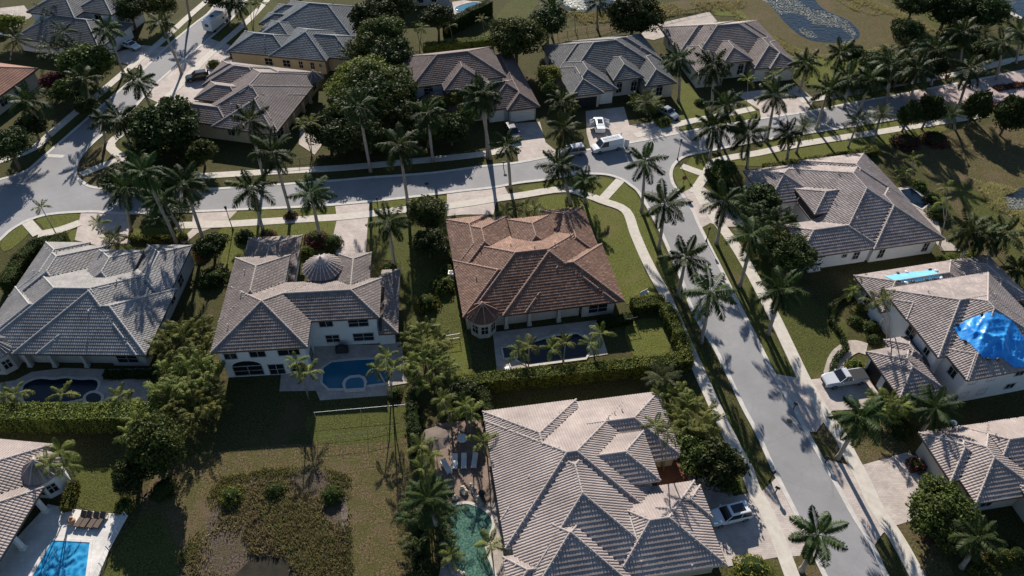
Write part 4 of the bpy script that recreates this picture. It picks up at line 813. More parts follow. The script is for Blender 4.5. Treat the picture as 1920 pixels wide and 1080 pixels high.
def fcloud(name, label, cx, cy, rx, ry, h, nf, mt='areca', L_=2.0, cat='palm tree', group='dense clumping palms', lw=.13):
    """clumping palm: arching fronds from many cane stems; (cx,cy) = where the clump's middle at 60% height is seen"""
    b = g(cx, cy, h*.6); t = empty(name, (b.x, b.y, 0), label=label, cat=cat, group=group); Q = []; st = []
    for i in range(nf):
        a = random.uniform(0, 6.28); r_ = math.sqrt(random.random()); x, y = math.cos(a)*r_*rx*.78, math.sin(a)*r_*ry*.78
        top = h*(.55+.42*math.sqrt(max(0, 1-r_*r_*.8)))*random.uniform(.75, 1.0)-L_*.25
        if i % 5 == 0: st.append((x*.8, y*.8, x*.2, y*.2, top))
        for k in range(3):
            az = a+random.uniform(-1.9, 1.9); z0 = top*random.uniform(.72, 1.02)
            Q.append(frond((x, y, z0), az, R(random.uniform(20, 80)), L_*random.uniform(.75, 1.15), random.uniform(1.1, 2.0), 15, lw, .24, .45))
    rn = np.concatenate([np.full(len(q), random.random()) for q in Q]); V = np.concatenate(Q).reshape(-1, 3)
    obj_np('fronds', V, np.arange(len(V)).reshape(-1, 4), M[mt], t, rn)
    mb = MB()
    for x, y, dx, dy, z in st: mb.tube([(x,y,-.05), (x+dx,y+dy,max(.3, z))], [.06, .04], 5)
    mb.build('stems', M['shaft'], t); return t
def hedge(label, px, w, h, mt='leaf_hedge', zt=None, group='clipped hedges', dens=46, sz=.2):
    """clipped hedge; px = line along the middle of its top"""
    pts = [g(x, y, h) for x, y in px]; c = sum(pts, Vector())/len(pts); c.z = 0; t = empty('hedge', c, label=label, cat='hedge', group=group)
    P, Nn = [], []; mb = MB()
    for a, b in zip(pts, pts[1:]):
        a = a-c; b = b-c; a.z = b.z = 0; d = b-a; Ln = d.length; d.normalize(); n_ = Vector((-d.y, d.x, 0)); ang = math.atan2(d.y, d.x)
        mb.box(-w*.35, Ln+w*.35, -w/2+.12, w/2-.12, -.1, h-.14, ang, (a.x, a.y, 0))
        for area, kind in ((Ln*w, 0), (Ln*h, 1), (Ln*h, 2)):
            m_ = int(area*dens); s = rng.random(m_)*(Ln+w*.8)-w*.4; q = rng.random(m_)
            if kind == 0: off, z, nn = (q-.5)*w, np.full(m_, h), (0,0,1)
            else: sg = 1 if kind == 1 else -1; off, z, nn = np.full(m_, sg*w/2), q*h, (n_.x*sg, n_.y*sg, 0)
            wob = .10*np.sin(s*1.7)+.07*np.sin(s*4.1+1)+rng.normal(0, .06, m_)
            p = np.stack([a.x+d.x*s+n_.x*off, a.y+d.y*s+n_.y*off, z], 1)+np.array(nn)*wob[:, None]; P.append(p); Nn.append(np.tile(nn, (m_, 1)))
        for e_ in (-1, 1):
            m_ = int(w*h*dens); q = rng.random(m_)-.5; z = rng.random(m_)*h; s0 = -w*.4 if e_ < 0 else Ln+w*.4
            P.append(np.stack([a.x+d.x*s0+n_.x*q*w, a.y+d.y*s0+n_.y*q*w, z], 1)); Nn.append(np.tile((d.x*e_, d.y*e_, 0), (m_, 1)))
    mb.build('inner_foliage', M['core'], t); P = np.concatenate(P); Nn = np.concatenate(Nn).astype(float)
    leafobj('foliage', P, np.full(len(P), sz) if False else sz, M[mt], t, Nn+rng.normal(0, .5, P.shape)); return t
BM = {}
def shrub(cx, cy, r_, label, mt='leaf', sz=1.0, group='garden shrubs', cat='shrub', name='shrub', h=None):
    h = h or r_*.9; b = g(cx, cy, h*.5); key = (mt, int(r_ > 1.3)); 
    if key not in BM:
        n = 1500 if r_ > 1.3 else 700; d = rng.normal(size=(n, 3)); d /= np.linalg.norm(d, axis=1)[:, None]; d[:, 2] = np.abs(d[:, 2])*1.0-.12
        P = d*(1-.25*rng.random((n, 1))**2)*(1+.13*np.sin(d[:, :1]*9)*np.cos(d[:, 1:2]*8)); Q = leafquads(P, .13 if r_ > 1.3 else .2, d+rng.normal(0, .4, d.shape)); V = Q.reshape(-1, 3)
        BM[key] = np_mesh('foliage', V, np.arange(len(V)).reshape(-1, 4), M[mt], rng.random(n))
    t = empty(name, (b.x, b.y, 0), random.uniform(0, 6), label=label, cat=cat, group=group)
    o = link(bpy.data.objects.new('foliage', BM[key]), t); o.scale = (r_, r_*random.uniform(.85, 1.1), h)
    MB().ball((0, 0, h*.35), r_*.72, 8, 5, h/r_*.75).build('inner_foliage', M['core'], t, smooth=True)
    return t
# ---------------------------------------------------------------- planting: royal palms (base x, y, crown x, y, label)
for a in [
 (288,211,260,152,'royal palm on the verge strip just left of the mauve-roofed house, above the street curve'),
 (199,268,193,226,'shorter royal palm at the tip of the triangular lawn by the street curve'),
 (247,279,226,222,'leaning royal palm beside the concrete path corner at the street curve'),
 (341,138,300,42,'tall royal palm on the small grass island where a driveway meets the street, top left'),
 (357,37,345,-45,'royal palm at the top left verge with its crown out of frame'),
 (180,222,158,148,'tall royal palm on the dark west verge, nearest the rust-red roof'),
 (232,138,200,55,'royal palm in front of the white parked car at the top left'),
 (93,258,50,190,'royal palm standing over the dark west lawn near the rust-red roof'),
 (462,55,441,4,'slim royal palm by the top left sidewalk with its crown at the upper edge'),
 (495,335,468,226,'royal palm overlapping the lower corner of the mauve-roofed house'),
 (545,402,511,285,'tall royal palm rising from the red round bush across the road'),
 (495,437,472,352,'royal palm left of the tall one that rises from the red round bush'),
 (603,452,583,362,'royal palm standing in the round clipped bed by the tower-roofed house'),
 (331,455,268,322,'leaning tall royal palm behind the grey-tiled house, left of a pair'),
 (382,452,345,345,'leaning tall royal palm behind the grey-tiled house, right of a pair'),
 (344,443,300,372,'shorter royal palm between the leaning pair behind the grey house'),
 (246,432,235,352,'dense royal palm at the bend of the hedge-lined front bed, left of the leaning pair'),
 (695,322,672,200,'tall royal palm with pale trunk right of the dark tree mass, north sidewalk'),
 (765,383,748,272,'royal palm with very long trunk shadow on the lawn left of the red roof'),
 (812,303,802,212,'royal palm on the dark verge in front of the maroon-roofed house'),
 (914,297,908,172,'tall royal palm right in front of the white garage of the maroon-roofed house'),
 (920,298,897,182,'royal palm twinned with the one before the maroon house garage, a little left'),
 (957,353,950,272,'small royal palm casting a short shadow on the main road, mid picture'),
 (1060,290,1057,240,'royal palm at the kerb beside the parked silver estate car'),
 (1060,250,1054,190,'bright royal palm left of the van driveway'),
 (1070,383,1047,310,'royal palm over the lawn tip north of the red-roofed house, left of two'),
 (1097,381,1099,338,'small royal palm over the lawn tip north of the red-roofed house, right of two'),
 (1203,396,1209,302,'royal palm at the left corner of the road junction'),
 (1235,467,1246,382,'royal palm along the left verge of the side road, nearest the junction'),
 (1271,554,1286,482,'royal palm along the left verge of the side road, beside the red house lawn end'),
 (1314,642,1332,548,'royal palm overhanging the side road beside the tall hedge corner'),
 (1272,190,1273,112,'lone royal palm between the slate roof and the rosy roof'),
 (1332,230,1337,122,'tall royal palm in front of the rosy roof, left of three'),
 (1347,285,1360,197,'royal palm at the junction corner kerb, below the rosy house lawn'),
 (1437,267,1453,178,'large royal palm on the upper right verge, left of the round date palm'),
 (1530,243,1553,168,'royal palm on the near verge of the upper right road, right of the date palm'),
 (1560,153,1578,98,'windswept royal palm on the bright lawn near the lily pond'),
 (1610,213,1632,148,'royal palm at the far verge of the upper right road, below the dark cypress mass'),
 (1692,230,1722,128,'tall leaning royal palm with a red bush at its foot, before the brick road'),
 (1798,197,1820,128,'royal palm at the edge of the brick road parking stripes'),
 (1400,315,1403,250,'royal palm behind the tan roof of the right-hand house at the corner'),
 (1343,458,1357,377,'royal palm beside the corner driveway with the manhole'),
 (1387,537,1410,440,'royal palm on the right verge in front of the dark palm thicket'),
 (1440,627,1465,542,'wide royal palm in front of the curved-hedge lawn'),
 (1570,860,1614,783,'thick royal palm leaning over the verge with long crossing frond shadows'),
 (1728,810,1755,765,'stout royal palm in front of the white two-storey house, above the lower right roof'),
 (1502,1070,1534,1003,'royal palm at the bottom edge beside the side road'),
 (1803,1063,1834,1007,'bright green palm at the bottom right among shrubs'),
 (740,500,728,415,'royal palm on the lawn right of the tower-roofed house driveway'),
 (824,1010,803,935,'bushy royal palm left of the teal pool'),
 (1035,70,1034,14,'slim royal palm near the upper centre fence, left of the big dark tree'),
 (1120,55,1120,5,'slim royal palm in the dry field at the top, beside the small pond'),
 (1797,500,1820,432,'royal palm right of the tarped house roofline, left of three'),
 (1823,500,1846,440,'royal palm right of the tarped house roofline, middle of three'),
 (1847,497,1884,437,'royal palm right of the tarped house roofline, right of three'),
 (1904,535,1911,505,'small royal palm by the right edge above the tarped roof'),

 (1500,172,1512,118,'royal palm behind the garage end of the rosy roof'), (1583,203,1592,145,'thin royal palm on the far verge nearest the windswept palm'),
 (1660,196,1672,120,'royal palm on the far verge, between two larger ones before the dark tree belt'), (1745,160,1757,92,'royal palm at the far kerb where the brick road begins'), (1868,150,1880,80,'royal palm beyond the planted median of the brick road'),
 (1330,300,1338,238,'slender royal palm behind the junction corner lawn'), (1475,300,1478,250,'small royal palm in the bed behind the long tan roof'), (1905,118,1912,60,'royal palm at the upper right edge beyond the brick road'),
 (1800,120,1806,60,'royal palm in the garden beyond the dark upright tree'),
]: palm(*a, s={1502:.76, 1570:.86, 1803:.70, 824:.78, 1728:.92}.get(a[0], 1)*(.84 if 'small' in a[4] or 'shorter' in a[4] else (1.08 if a[0] > 1280 and a[1] < 320 else 1.03))*random.uniform(.92, 1.08))
for a in [(1493,287,1507,238,'round date palm on the near verge of the upper right road'), (1637,266,1652,214,'dark round date palm by the road, left of the leaning palm with a red bush'),
          (1790,243,1783,213,'pale round date palm in the bed below the brick road'), (1213,215,1212,192,'date palm amid the round planting beside the van driveway'),
          (1850,95,1847,62,'feathery date palm at the top right corner garden'), (1700,120,1697,85,'date palm beside the dark trees north of the upper right road'),
          (1247,735,1242,708,'grey-green date palm behind the tall hedge, above the big tan roof'), (1890,40,1882,14,'date palm near the top right corner by the pale path'), (560,20,563,3,'date palm at the top edge above the blue-grey roof')]:
    palm(*a, kind='fan', s=.95, group='date palms', name='date_palm')
for a in [(1590,277,1610,228,'arching coconut palm on the near verge, right of the round date palm'), (85,70,90,22,'coconut palm at the top left before the grey-roofed house'), (130,110,118,60,'dense coconut palm at the left below the two-storey corner house'),
          (20,112,28,75,'drooping coconut palm above the rust-red roof')]:
    palm(*a, kind='coco', s=.9, group='coconut palms', name='coconut_palm')
for a in [
 (105,440,[(77,388)],'single slim young palm by the left street curve'), (200,438,[(186,418)],'single slim young palm at the edge of the grey house driveway'),
 (208,478,[(205,448),(218,440),(225,455)],'clustered palm in front of the grey-tiled porch roof'), (585,290,[(567,235),(583,228)],'pair of slim palms beside the mauve house lanai'),
 (621,62,[(622,18)],'slim palm standing over the blue-grey roof'), (475,60,[(470,2),(482,-4),(490,5)],'group of three slim palms at the top left sidewalk'),
 (787,80,[(777,46),(792,50)],'pair of thin palms behind the maroon roof, left'), (848,78,[(843,47)],'thin palm behind the maroon roof, middle'), (907,60,[(903,35)],'thin palm on the lit grass behind the maroon roof'), (1078,60,[(1076,23)],'thin palm by the field fence at the top'),
 (1010,981,[(1004,905)],'NOPE'),
 (990,690,[(974,657),(992,648)],'clustered palm over the left end of the long dark pool'), (1058,676,[(1034,652),(1060,642)],'clustered palm over the middle of the long dark pool'), (1112,668,[(1107,645),(1128,625)],'clustered palm over the right end of the long dark pool'),
 (735,747,[(724,668),(705,690),(738,690)],'clustered palm at the right corner of the blue pool'), (578,746,[(556,678),(578,698)],'clustered palm in front of the arched patio of the two-storey house'),
 (962,412,[(948,396),(965,390)],'clustered palm at the porch of the red-roofed house, left'), (1000,405,[(985,388),(1002,392)],'clustered palm at the porch of the red-roofed house, right'),
 (20,765,[(28,738),(8,742)],'small palm behind the long left hedge, leftmost'), (118,760,[(117,738)],'small palm behind the long left hedge, second'), (235,765,[(222,742),(240,752)],'small palm behind the long left hedge, third'),
 (268,845,[(255,788),(275,800),(240,812)],'clustered palm at the right end of the long left hedge'), (142,915,[(112,845),(125,872),(88,868)],'leaning clustered palm over the lower left turret roof'),
 (845,800,[(830,748),(845,768)],'clustered palm at the top of the brown pool patio, left'), (880,815,[(870,760),(885,772)],'clustered palm at the top of the brown pool patio, right'),
 (802,905,[(788,836),(805,852),(790,878)],'clustered palm left of the brown umbrella patio'), (912,860,[(905,826)],'small palm against the west wall of the biggest tan roof'),
 (852,1065,[(845,1040)],'small palm on the rocks at the near end of the teal pool'), (922,1035,[(920,1020)],'small potted-size palm on the east rim of the teal pool'),
 (1242,882,[(1228,797),(1252,808)],'pair of slim curved palms in the courtyard notch of the biggest tan roof'),
 (1605,560,[(1620,535),(1640,548),(1600,545)],'clustered palm at the white arched entry of the tarped house'), (1665,640,[(1640,565),(1655,560)],'curved thin palms over the round garden bed of the tarped house'),
 (1680,790,[(1668,752),(1690,760),(1650,765)],'clustered palm left of the stout palm before the white house'), (1705,335,[(1712,298),(1698,322)],'small palms beside the upper right corner of the long tan house'),
 (1760,460,[(1775,352),(1768,380)],'small palms along the lawn right of the dark pool'), (1460,190,[(1455,140),(1440,155)],'yellowish clustered palm at the garage of the rosy roofed house'),
 (1285,130,[(1282,125)],'NOPE'), (680,445,[(1,1)],'NOPE'), (1398,200,[(1402,148)],'yellow-green small palm at the entry of the rosy house'), (738,480,[(716,425)],'NOPE')]:
    if a[3] != 'NOPE': multipalm(*a)
# clumping palms
for a in [
 (345,640,4.6,4.6,5.0,60,'areca','big sunlit clumping palm thicket between the two left houses, upper part'), (350,705,4.8,4.2,5.2,60,'areca','big sunlit clumping palm thicket between the two left houses, middle part'), (360,765,4.0,3.4,4.4,46,'areca','big sunlit clumping palm thicket between the two left houses, lower part'),
 (795,635,3.2,3.2,4.6,40,'areca','clumping palm thicket left of the long dark pool, upper part'), (800,690,3.6,3.2,4.6,44,'areca','clumping palm thicket left of the long dark pool, lower part'),
 (1262,745,2.4,2.4,4.2,26,'areca','clumping palm thicket right of the biggest tan roof, upper part'), (1303,785,3.2,3.0,4.4,40,'areca','clumping palm thicket right of the biggest tan roof, lower part'),
 (1407,385,3.4,3.2,6.0,30,'frond','dark palm thicket at the front of the long tan house, upper part'), (1450,420,3.6,3.2,6.0,34,'frond','dark palm thicket at the front of the long tan house, middle part'), (1478,462,3.0,2.8,5.0,28,'frond','dark palm thicket at the front of the long tan house, lower part'),
 (318,395,3.4,3.0,5.5,30,'frond','dark palm thicket beside the road behind the grey house'), (260,300,4.2,3.6,5,34,'frond','dark palm thicket on the verge right of the street curve'),
 (110,95,4.6,4.2,6.5,34,'frond','tall palm thicket below the white two-storey corner house'), (1215,192,3.6,3.0,3.4,30,'areca','round palm planting beside the van driveway'), (1672,760,2.4,2.2,3.4,22,'areca','palm thicket in front of the garage of the tarped house'),
 (805,955,2.6,3.2,4.4,30,'frond','dark palm thicket left of the teal pool, upper part'), (800,1000,2.0,2.6,4.4,22,'frond','dark palm thicket left of the teal pool, lower part'), (672,95,3.6,3.2,9,30,'frond','tall bamboo-like palm mass above the blue-grey roof corner'), (1060,200,3.0,2.6,5,24,'areca','feathery palm thicket left of the open garage'),
 (1660,110,4.6,3.6,7,36,'frond','dark palm thicket north of the upper right road'), (1735,95,3.8,3.2,7,28,'frond','dark palm thicket right of the one north of the upper right road')]:
    fcloud('clumping_palm', a[7], *a[:6], mt=a[6], L_=2.3 if a[6] == 'frond' else 1.9)
# broadleaf trees
for a in [
 (310,240,4.2,5.6,'leaf_dark','large dark ficus tree left of the mauve-roofed house'), (165,118,4.5,5,'leaf','leafy tree between the west verge and the driveway with the white car'), (98,152,3,2.4,'leaf_red','reddish-brown bushy tree beside the rust-red roof'),
 (715,62,7,5.0,'leaf','tall leafy tree at the left of the dark mass above the centre'), (735,8,7,5,'leaf_dark','dark tree at the top edge left of the top centre house'), (690,140,5.5,4.8,'leaf_hedge','sunlit tree in the dark mass, level with the maroon roof'),
 (745,160,5,4.6,'leaf','tree touching the left end of the maroon roof'), (705,185,5.5,5.4,'leaf_dark','dark tree in the middle of the mass left of the maroon house'), (662,205,5,4.8,'leaf','tree beside the mauve house lanai'), (615,240,4,4.0,'leaf_dark','dark tree near the pale patio of the mauve house'), (765,225,4,4,'leaf_dark','dark tree in the front yard of the maroon house, left'),
 (852,182,4.2,2.2,'leaf_yellow','small yellow-green tree before the maroon house'), (875,215,4,2.6,'leaf','small tree right of the yellow-green one before the maroon house'), (820,195,4,2.4,'leaf','small tree left of the yellow-green one before the maroon house'),
 (968,72,6,5.6,'leaf','large round tree behind the gap between maroon and slate roofs'), (1028,42,5.5,4.2,'leaf_dark','dark tree right of the large round tree near the field fence'), (1188,30,5.5,5.6,'leaf_dark','large dark round tree between the slate roof and the dry field'),
 (1030,140,3.6,2.4,'leaf_yellow','small yellow-green tree left of the slate roof'), (1033,168,3,2.2,'leaf','small green tree below the yellow-green one beside the slate roof'), (1785,72,4,2.6,'leaf_dark','dark upright tree on the bright lawn at the top right'),
  (12,272,5,3.8,'leaf_dark','tall dark tree at the left edge beside the west verge'), (130,170,4,3.2,'leaf','leafy tree right of the reddish bushy tree'),  (700,35,7,4.6,'leaf_dark','dark tree right of the blue-grey roof, leftmost of the mass'), (700,90,6,4.8,'leaf','leafy tree in the upper middle of the dark mass'), (735,105,6,4.6,'leaf_dark','dark tree in the mass, behind the maroon roof corner'), (650,165,5,3.8,'leaf_hedge','sunlit tree just right of the yellow-walled house'), (690,150,6,4.6,'leaf','leafy tree in the very middle of the mass'), (728,205,5,4.4,'leaf','leafy tree at the lower right of the mass'), (640,250,4,4.2,'leaf_dark','dark tree at the lower left of the mass'), (690,250,4,4.2,'leaf_dark','dark tree at the bottom of the mass'), (800,240,4,3.4,'leaf_dark','dark tree in the maroon house yard, middle'), (845,240,3.5,3.2,'leaf_dark','dark tree in the maroon house yard, right'), (1355,318,3,2.4,'leaf','round tree at the left end of the long tan roof'), (1430,372,4,3.0,'leaf_dark','dark tree inside the thicket before the long tan house, upper'), (1488,478,3.4,3.4,'leaf_dark','dark tree inside the thicket before the long tan house, lower'), (1455,455,3.4,2.8,'leaf','leafy tree inside the thicket before the long tan house, middle'), (1640,125,4,3.4,'leaf_dark','dark tree in the belt north of the upper right road, left'), (1690,125,4.5,3.4,'leaf','leafy tree in the belt north of the upper right road, middle'), (1745,125,4.5,3.6,'leaf_dark','dark tree in the belt north of the upper right road, right'), (1610,150,2.4,2,'leaf_hedge','small tree near the foot of the windswept palm'), (1850,95,3.5,3.2,'leaf_dark','dark tree below the top right corner garden'), (1700,60,5,3.4,'leaf_dark','dark tree on the bank right of the lily pond'), (225,340,3,3,'leaf_dark','dark bushy tree under the palms at the curve, left'), (300,345,3.4,3.2,'leaf_dark','dark bushy tree under the palms at the curve, right'), (375,285,3,2.6,'leaf','leafy tree below the mauve house corner'), (295,830,5,3.4,'leaf','leafy tree at the foot of the big left thicket'), (870,745,3,2.4,'leaf_dark','dark tree at the top of the brown patio'),
 (1705,215,3.6,2.2,'leaf_dark','dark upright tree in the bed below the brick road, beside the red bushes'), (1745,205,4.2,2.4,'leaf_dark','dark upright tree right of the red bushes, before the brick road'),
 (1600,98,3.4,2.4,'leaf_dark','dark tree behind the leaning trunk near the lily pond'), (1765,955,2.6,3.6,'leaf','leafy broad tree by the driveway at the lower right'), (1790,1000,2.2,2.6,'leaf','lower leafy tree beside the bright green palm at the lower right'), (1345,868,2.6,3.0,'leaf_dark','dark tree beside the shaded paver court of the biggest house'), (1300,850,2.4,2.4,'leaf','small tree below the palm thicket right of the biggest roof'),
 (798,398,3.2,3.4,'leaf','light leafy tree on the north lawn left of the red roof'), (805,455,3,2.8,'leaf_dark','dark tree against the garage corner of the red roof'), (395,462,2.4,2.4,'leaf_dark','dark glossy tree behind the right end of the grey roof'), (1832,200,4.4,2.6,'leaf_dark','dark upright tree in the bed below the brick road, left'), (1897,213,4.6,2.8,'leaf_dark','dark upright tree in the bed below the brick road, right'),
 (15,45,4,3,'leaf_hedge','yellowish hedge-like tree in the top left corner'), (60,235,3,3,'leaf_dark','dark tree over the west lawn'), (160,195,3,2.4,'leaf_dark','small dark tree at the foot of the tall verge palm'), (1850,25,5,4.4,'leaf_dark','dark tree near the top right corner'), (1780,15,5,5,'leaf_dark','wide dark tree at the top right edge casting a long shadow'), (1715,5,5,4.2,'leaf_dark','dark tree at the top edge between pond and corner garden'),
 (820,30,6,3.6,'leaf_dark','dark tree left of the top centre house'), (420,-10,5,5,'leaf_dark','tree at the very top over the left road'), (300,5,5,4,'leaf','tree at the top edge left of the road'), (240,15,5,4,'leaf_dark','dark tree right of the white corner house'), (10,600,1,.1,'x','NOPE'), (1912,905,2,1.6,'leaf_dark','small dark tree at the lower right edge'), (245,888,3.0,2.4,'leaf_dark','dark tree at the shaded edge of the lower left lawn'), (290,850,3.4,2.8,'leaf_dark','dark tree at the lower end of the left thicket')]:
    if a[5] != 'NOPE': tree(*a[:4], a[5], mt=a[4], rz=1.45 if 'upright' in a[5] else .8)
for a in [(1700,262,3.2,1.6,'leaf_red','dark red bush row on the near side of the upper right road, left'), (1755,258,3.2,1.8,'leaf_red','dark red bush row on the near side of the upper right road, right')]:
    shrub(a[0], a[1], a[3]*1.6, a[5], a[4], h=1.8)
# hedges
for a in [
 ('long sunlit hedge behind the long dark pool, turning up beside the side road', [(862,712),(950,702),(1080,690),(1200,678),(1288,668),(1283,640),(1262,592),(1250,572)], 1.7, 2.1, 'leaf_hedge'),
 ('square hedge block beside the right corner of the red-roofed house', [(1196,565),(1236,560)], 2.0, 1.7, 'leaf_hedge'),
 ('low dark hedge running down from the left end of the long sunlit hedge', [(906,725),(916,775)], 1.3, 1.8, 'leaf_dark'),
 ('long tall hedge across the left behind the two pools', [(-20,768),(80,770),(180,770),(285,768)], 2.4, 2.8, 'leaf_hedge'),
 ('tall hedge along the left side of the grey-tiled house', [(10,520),(35,480),(62,455),(112,443)], 2.0, 2.4, 'leaf'),
 ('tall hedge behind the maroon-roofed house', [(800,82),(860,76),(918,70)], 1.8, 3.2, 'leaf_hedge'), ('tall hedge running up to the top centre house', [(838,40),(880,18),(915,2)], 1.8, 3.2, 'leaf_dark'),
 ('narrow dark hedge left of the brown umbrella patio', [(772,740),(775,800),(778,830)], 1.3, 2.0, 'leaf_dark'), ('narrow dark hedge left of the teal pool running off the bottom', [(784,1000),(788,1050),(792,1110)], 1.5, 2.2, 'leaf_dark'),
 ('low curved clipped hedge round the garden bed of the tarped house', [(1600,545),(1568,565),(1560,600),(1580,625),(1588,650),(1570,668),(1560,695)], .6, .7, 'leaf_dark'),
 ('low hedge along the front bed behind the grey roof', [(245,441),(280,445),(345,441)], .9, .8, 'leaf_yellow'), ('low hedge in shade along the rear wall of the grey house', [(200,698),(280,697)], 1.1, .9, 'leaf_dark'),
 ('low hedge between the long tan house and the palms at the right', [(1765,485),(1830,472)], 1.2, 1.0, 'leaf_hedge'), ('low hedge before the wall of the house behind the side road corner', [(1335,318),(1360,345)], 1.8, 1.4, 'leaf_dark'),
 ('yellow-green croton hedge beside the lower left turret', [(134,905),(122,945)], 1.1, 1.0, 'leaf_yellow'), ('hedge strip below the brick road, behind the red bushes', [(1440,310),(1530,298),(1640,278)], 1.6, 1.2, 'leaf_hedge'),
 ('dark hedge strip on the far side of the upper right road', [(1560,158),(1620,150),(1700,140)], 2.0, 1.4, 'leaf_dark'), ('dark hedge along the shaded rear corner of the red-roofed house', [(1130,600),(1178,592)], 1.4, 1.1, 'leaf_dark'), ('low planted median in the brick road', [(1872,163),(1930,155)], 1.6, .5, 'leaf_red'),
 ('hedge before the dark trees in the top right garden', [(1790,40),(1830,60)], 1.6, 1.6, 'leaf_dark')]:
    hedge(a[0], a[1], a[2], a[3], a[4], dens=85)
# shrubs
for a in [
 (545,402,1.2,'leaf_red','round red bush around the foot of the tall palm beside the road'), (500,440,1.5,'leaf_red','low round red mound by the front walk of the two-storey house'), (457,440,1.5,'leaf_dark','dark rounded topiary bush on the lawn right of the lamp post'),
 (592,446,2.1,'leaf_red','wide clipped reddish bed under the palm by the tower roof'), (622,452,1.8,'leaf_dark','dark clipped bush right of the wide reddish bed'), (548,478,1.5,'leaf_yellow','yellow-green bush beside the small front roof of the two-storey house'), (575,470,1.4,'leaf_yellow','yellow-green bush touching the round tower roof'),
 (398,518,2.2,'leaf','round clipped grey-green bush between the two left houses'), (405,450,1.3,'leaf','light bush beside the small driveway behind the grey house'), (380,468,1.6,'leaf_red','dark red bush at the right corner of the grey roof'), (725,500,1.4,'leaf_hedge','pale bush right of the tower-roofed house'),
 (830,530,2.0,'leaf_hedge','pale flowering bush against the west wall of the red-roofed house'), (838,505,1.3,'leaf_hedge','small bush above the pale flowering bush'), (433,928,1.5,'leaf_hedge','green bush at the left rim of the marsh'), (515,918,1.3,'leaf','round green bush at the top rim of the marsh'), (622,925,1.4,'leaf','olive bush at the right rim of the marsh'), (305,915,1.6,'leaf_dark','dark bush in the shade left of the marsh'),
 (232,945,1.2,'leaf_yellow','bright yellow-green bush beside the lower left pool deck'), (740,735,1.1,'leaf','round clipped ball bush below the blue pool corner'), (1413,1068,2.2,'leaf_yellow','round yellow-green clipped bush at the bottom edge'), (1405,1070,1.2,'leaf_hedge','darker domed bush set inside the round yellow-green one'), (1313,190,1.2,'leaf','low bush at the foot of the lone palm beside the rosy house'),
 (310,188,1.6,'leaf_dark','dark bush at the driveway edge near the mauve roof'), (400,118,1.5,'leaf_hedge','sunlit low bush in the grass island by the dark parked car'), (360,285,2.2,'leaf','grey-green bush left of the dark verge below the ficus'), (1880,1040,1.6,'leaf_yellow','yellow bush at the lower right corner'), (1850,1075,1.6,'leaf_yellow','yellow bush at the bottom right edge'), (1905,1035,1.4,'leaf','round bush at the right edge near the corner'),
 (1370,905,1.3,'leaf_hedge','small leafy bush beside the shaded paver court'), (1387,240,1.5,'leaf_dark','dark low bush near the junction corner, upper right'), (1605,600,1.1,'leaf','broad-leaved plant in the round garden bed, left'), (1620,575,1.2,'leaf_hedge','broad-leaved plant in the round garden bed, upper'), (1635,610,1.3,'leaf','broad-leaved plant in the round garden bed, right'), (1640,635,1.1,'leaf_dark','dark plant in the round garden bed, lower'), (1605,683,1.3,'leaf_hedge','small planted mound inside the curved path'),
 (1545,300,1.4,'leaf_red','red-flowering bush by the path behind the long tan house'), (1720,870,1.2,'leaf_red','dark red bush at the wall of the lower right house'), (1690,800,1.6,'leaf_dark','dark bush behind the lawn at the lower right'), (1745,1000,1.0,'leaf_red','small reddish bush edging the lawn strip at the lower right'), (1155,600,.9,'leaf','small shrub beside the gate of the red-roofed house'), (1100,150,.1,'leaf','NOPE'), (1010,250,.1,'leaf','NOPE'),
 (1725,345,1.5,'leaf_hedge','low shrub at the corner of the dark pool terrace'), (1760,395,2.0,'leaf','bush cluster right of the small dark pool'), (1750,370,1.6,'leaf_dark','dark shrub above the bush cluster by the small dark pool'), (1300,250,.1,'leaf','NOPE'), (800,565,2,'leaf_hedge','loose sunlit bush above the thicket left of the long dark pool'), (1245,225,1.8,'leaf_hedge','low flowering bush behind the silver sedan'), (720,275,2,'leaf_dark','dark low bush in the shaded verge')]:
    if a[4] != 'NOPE': shrub(a[0], a[1], a[2], a[4], a[3])
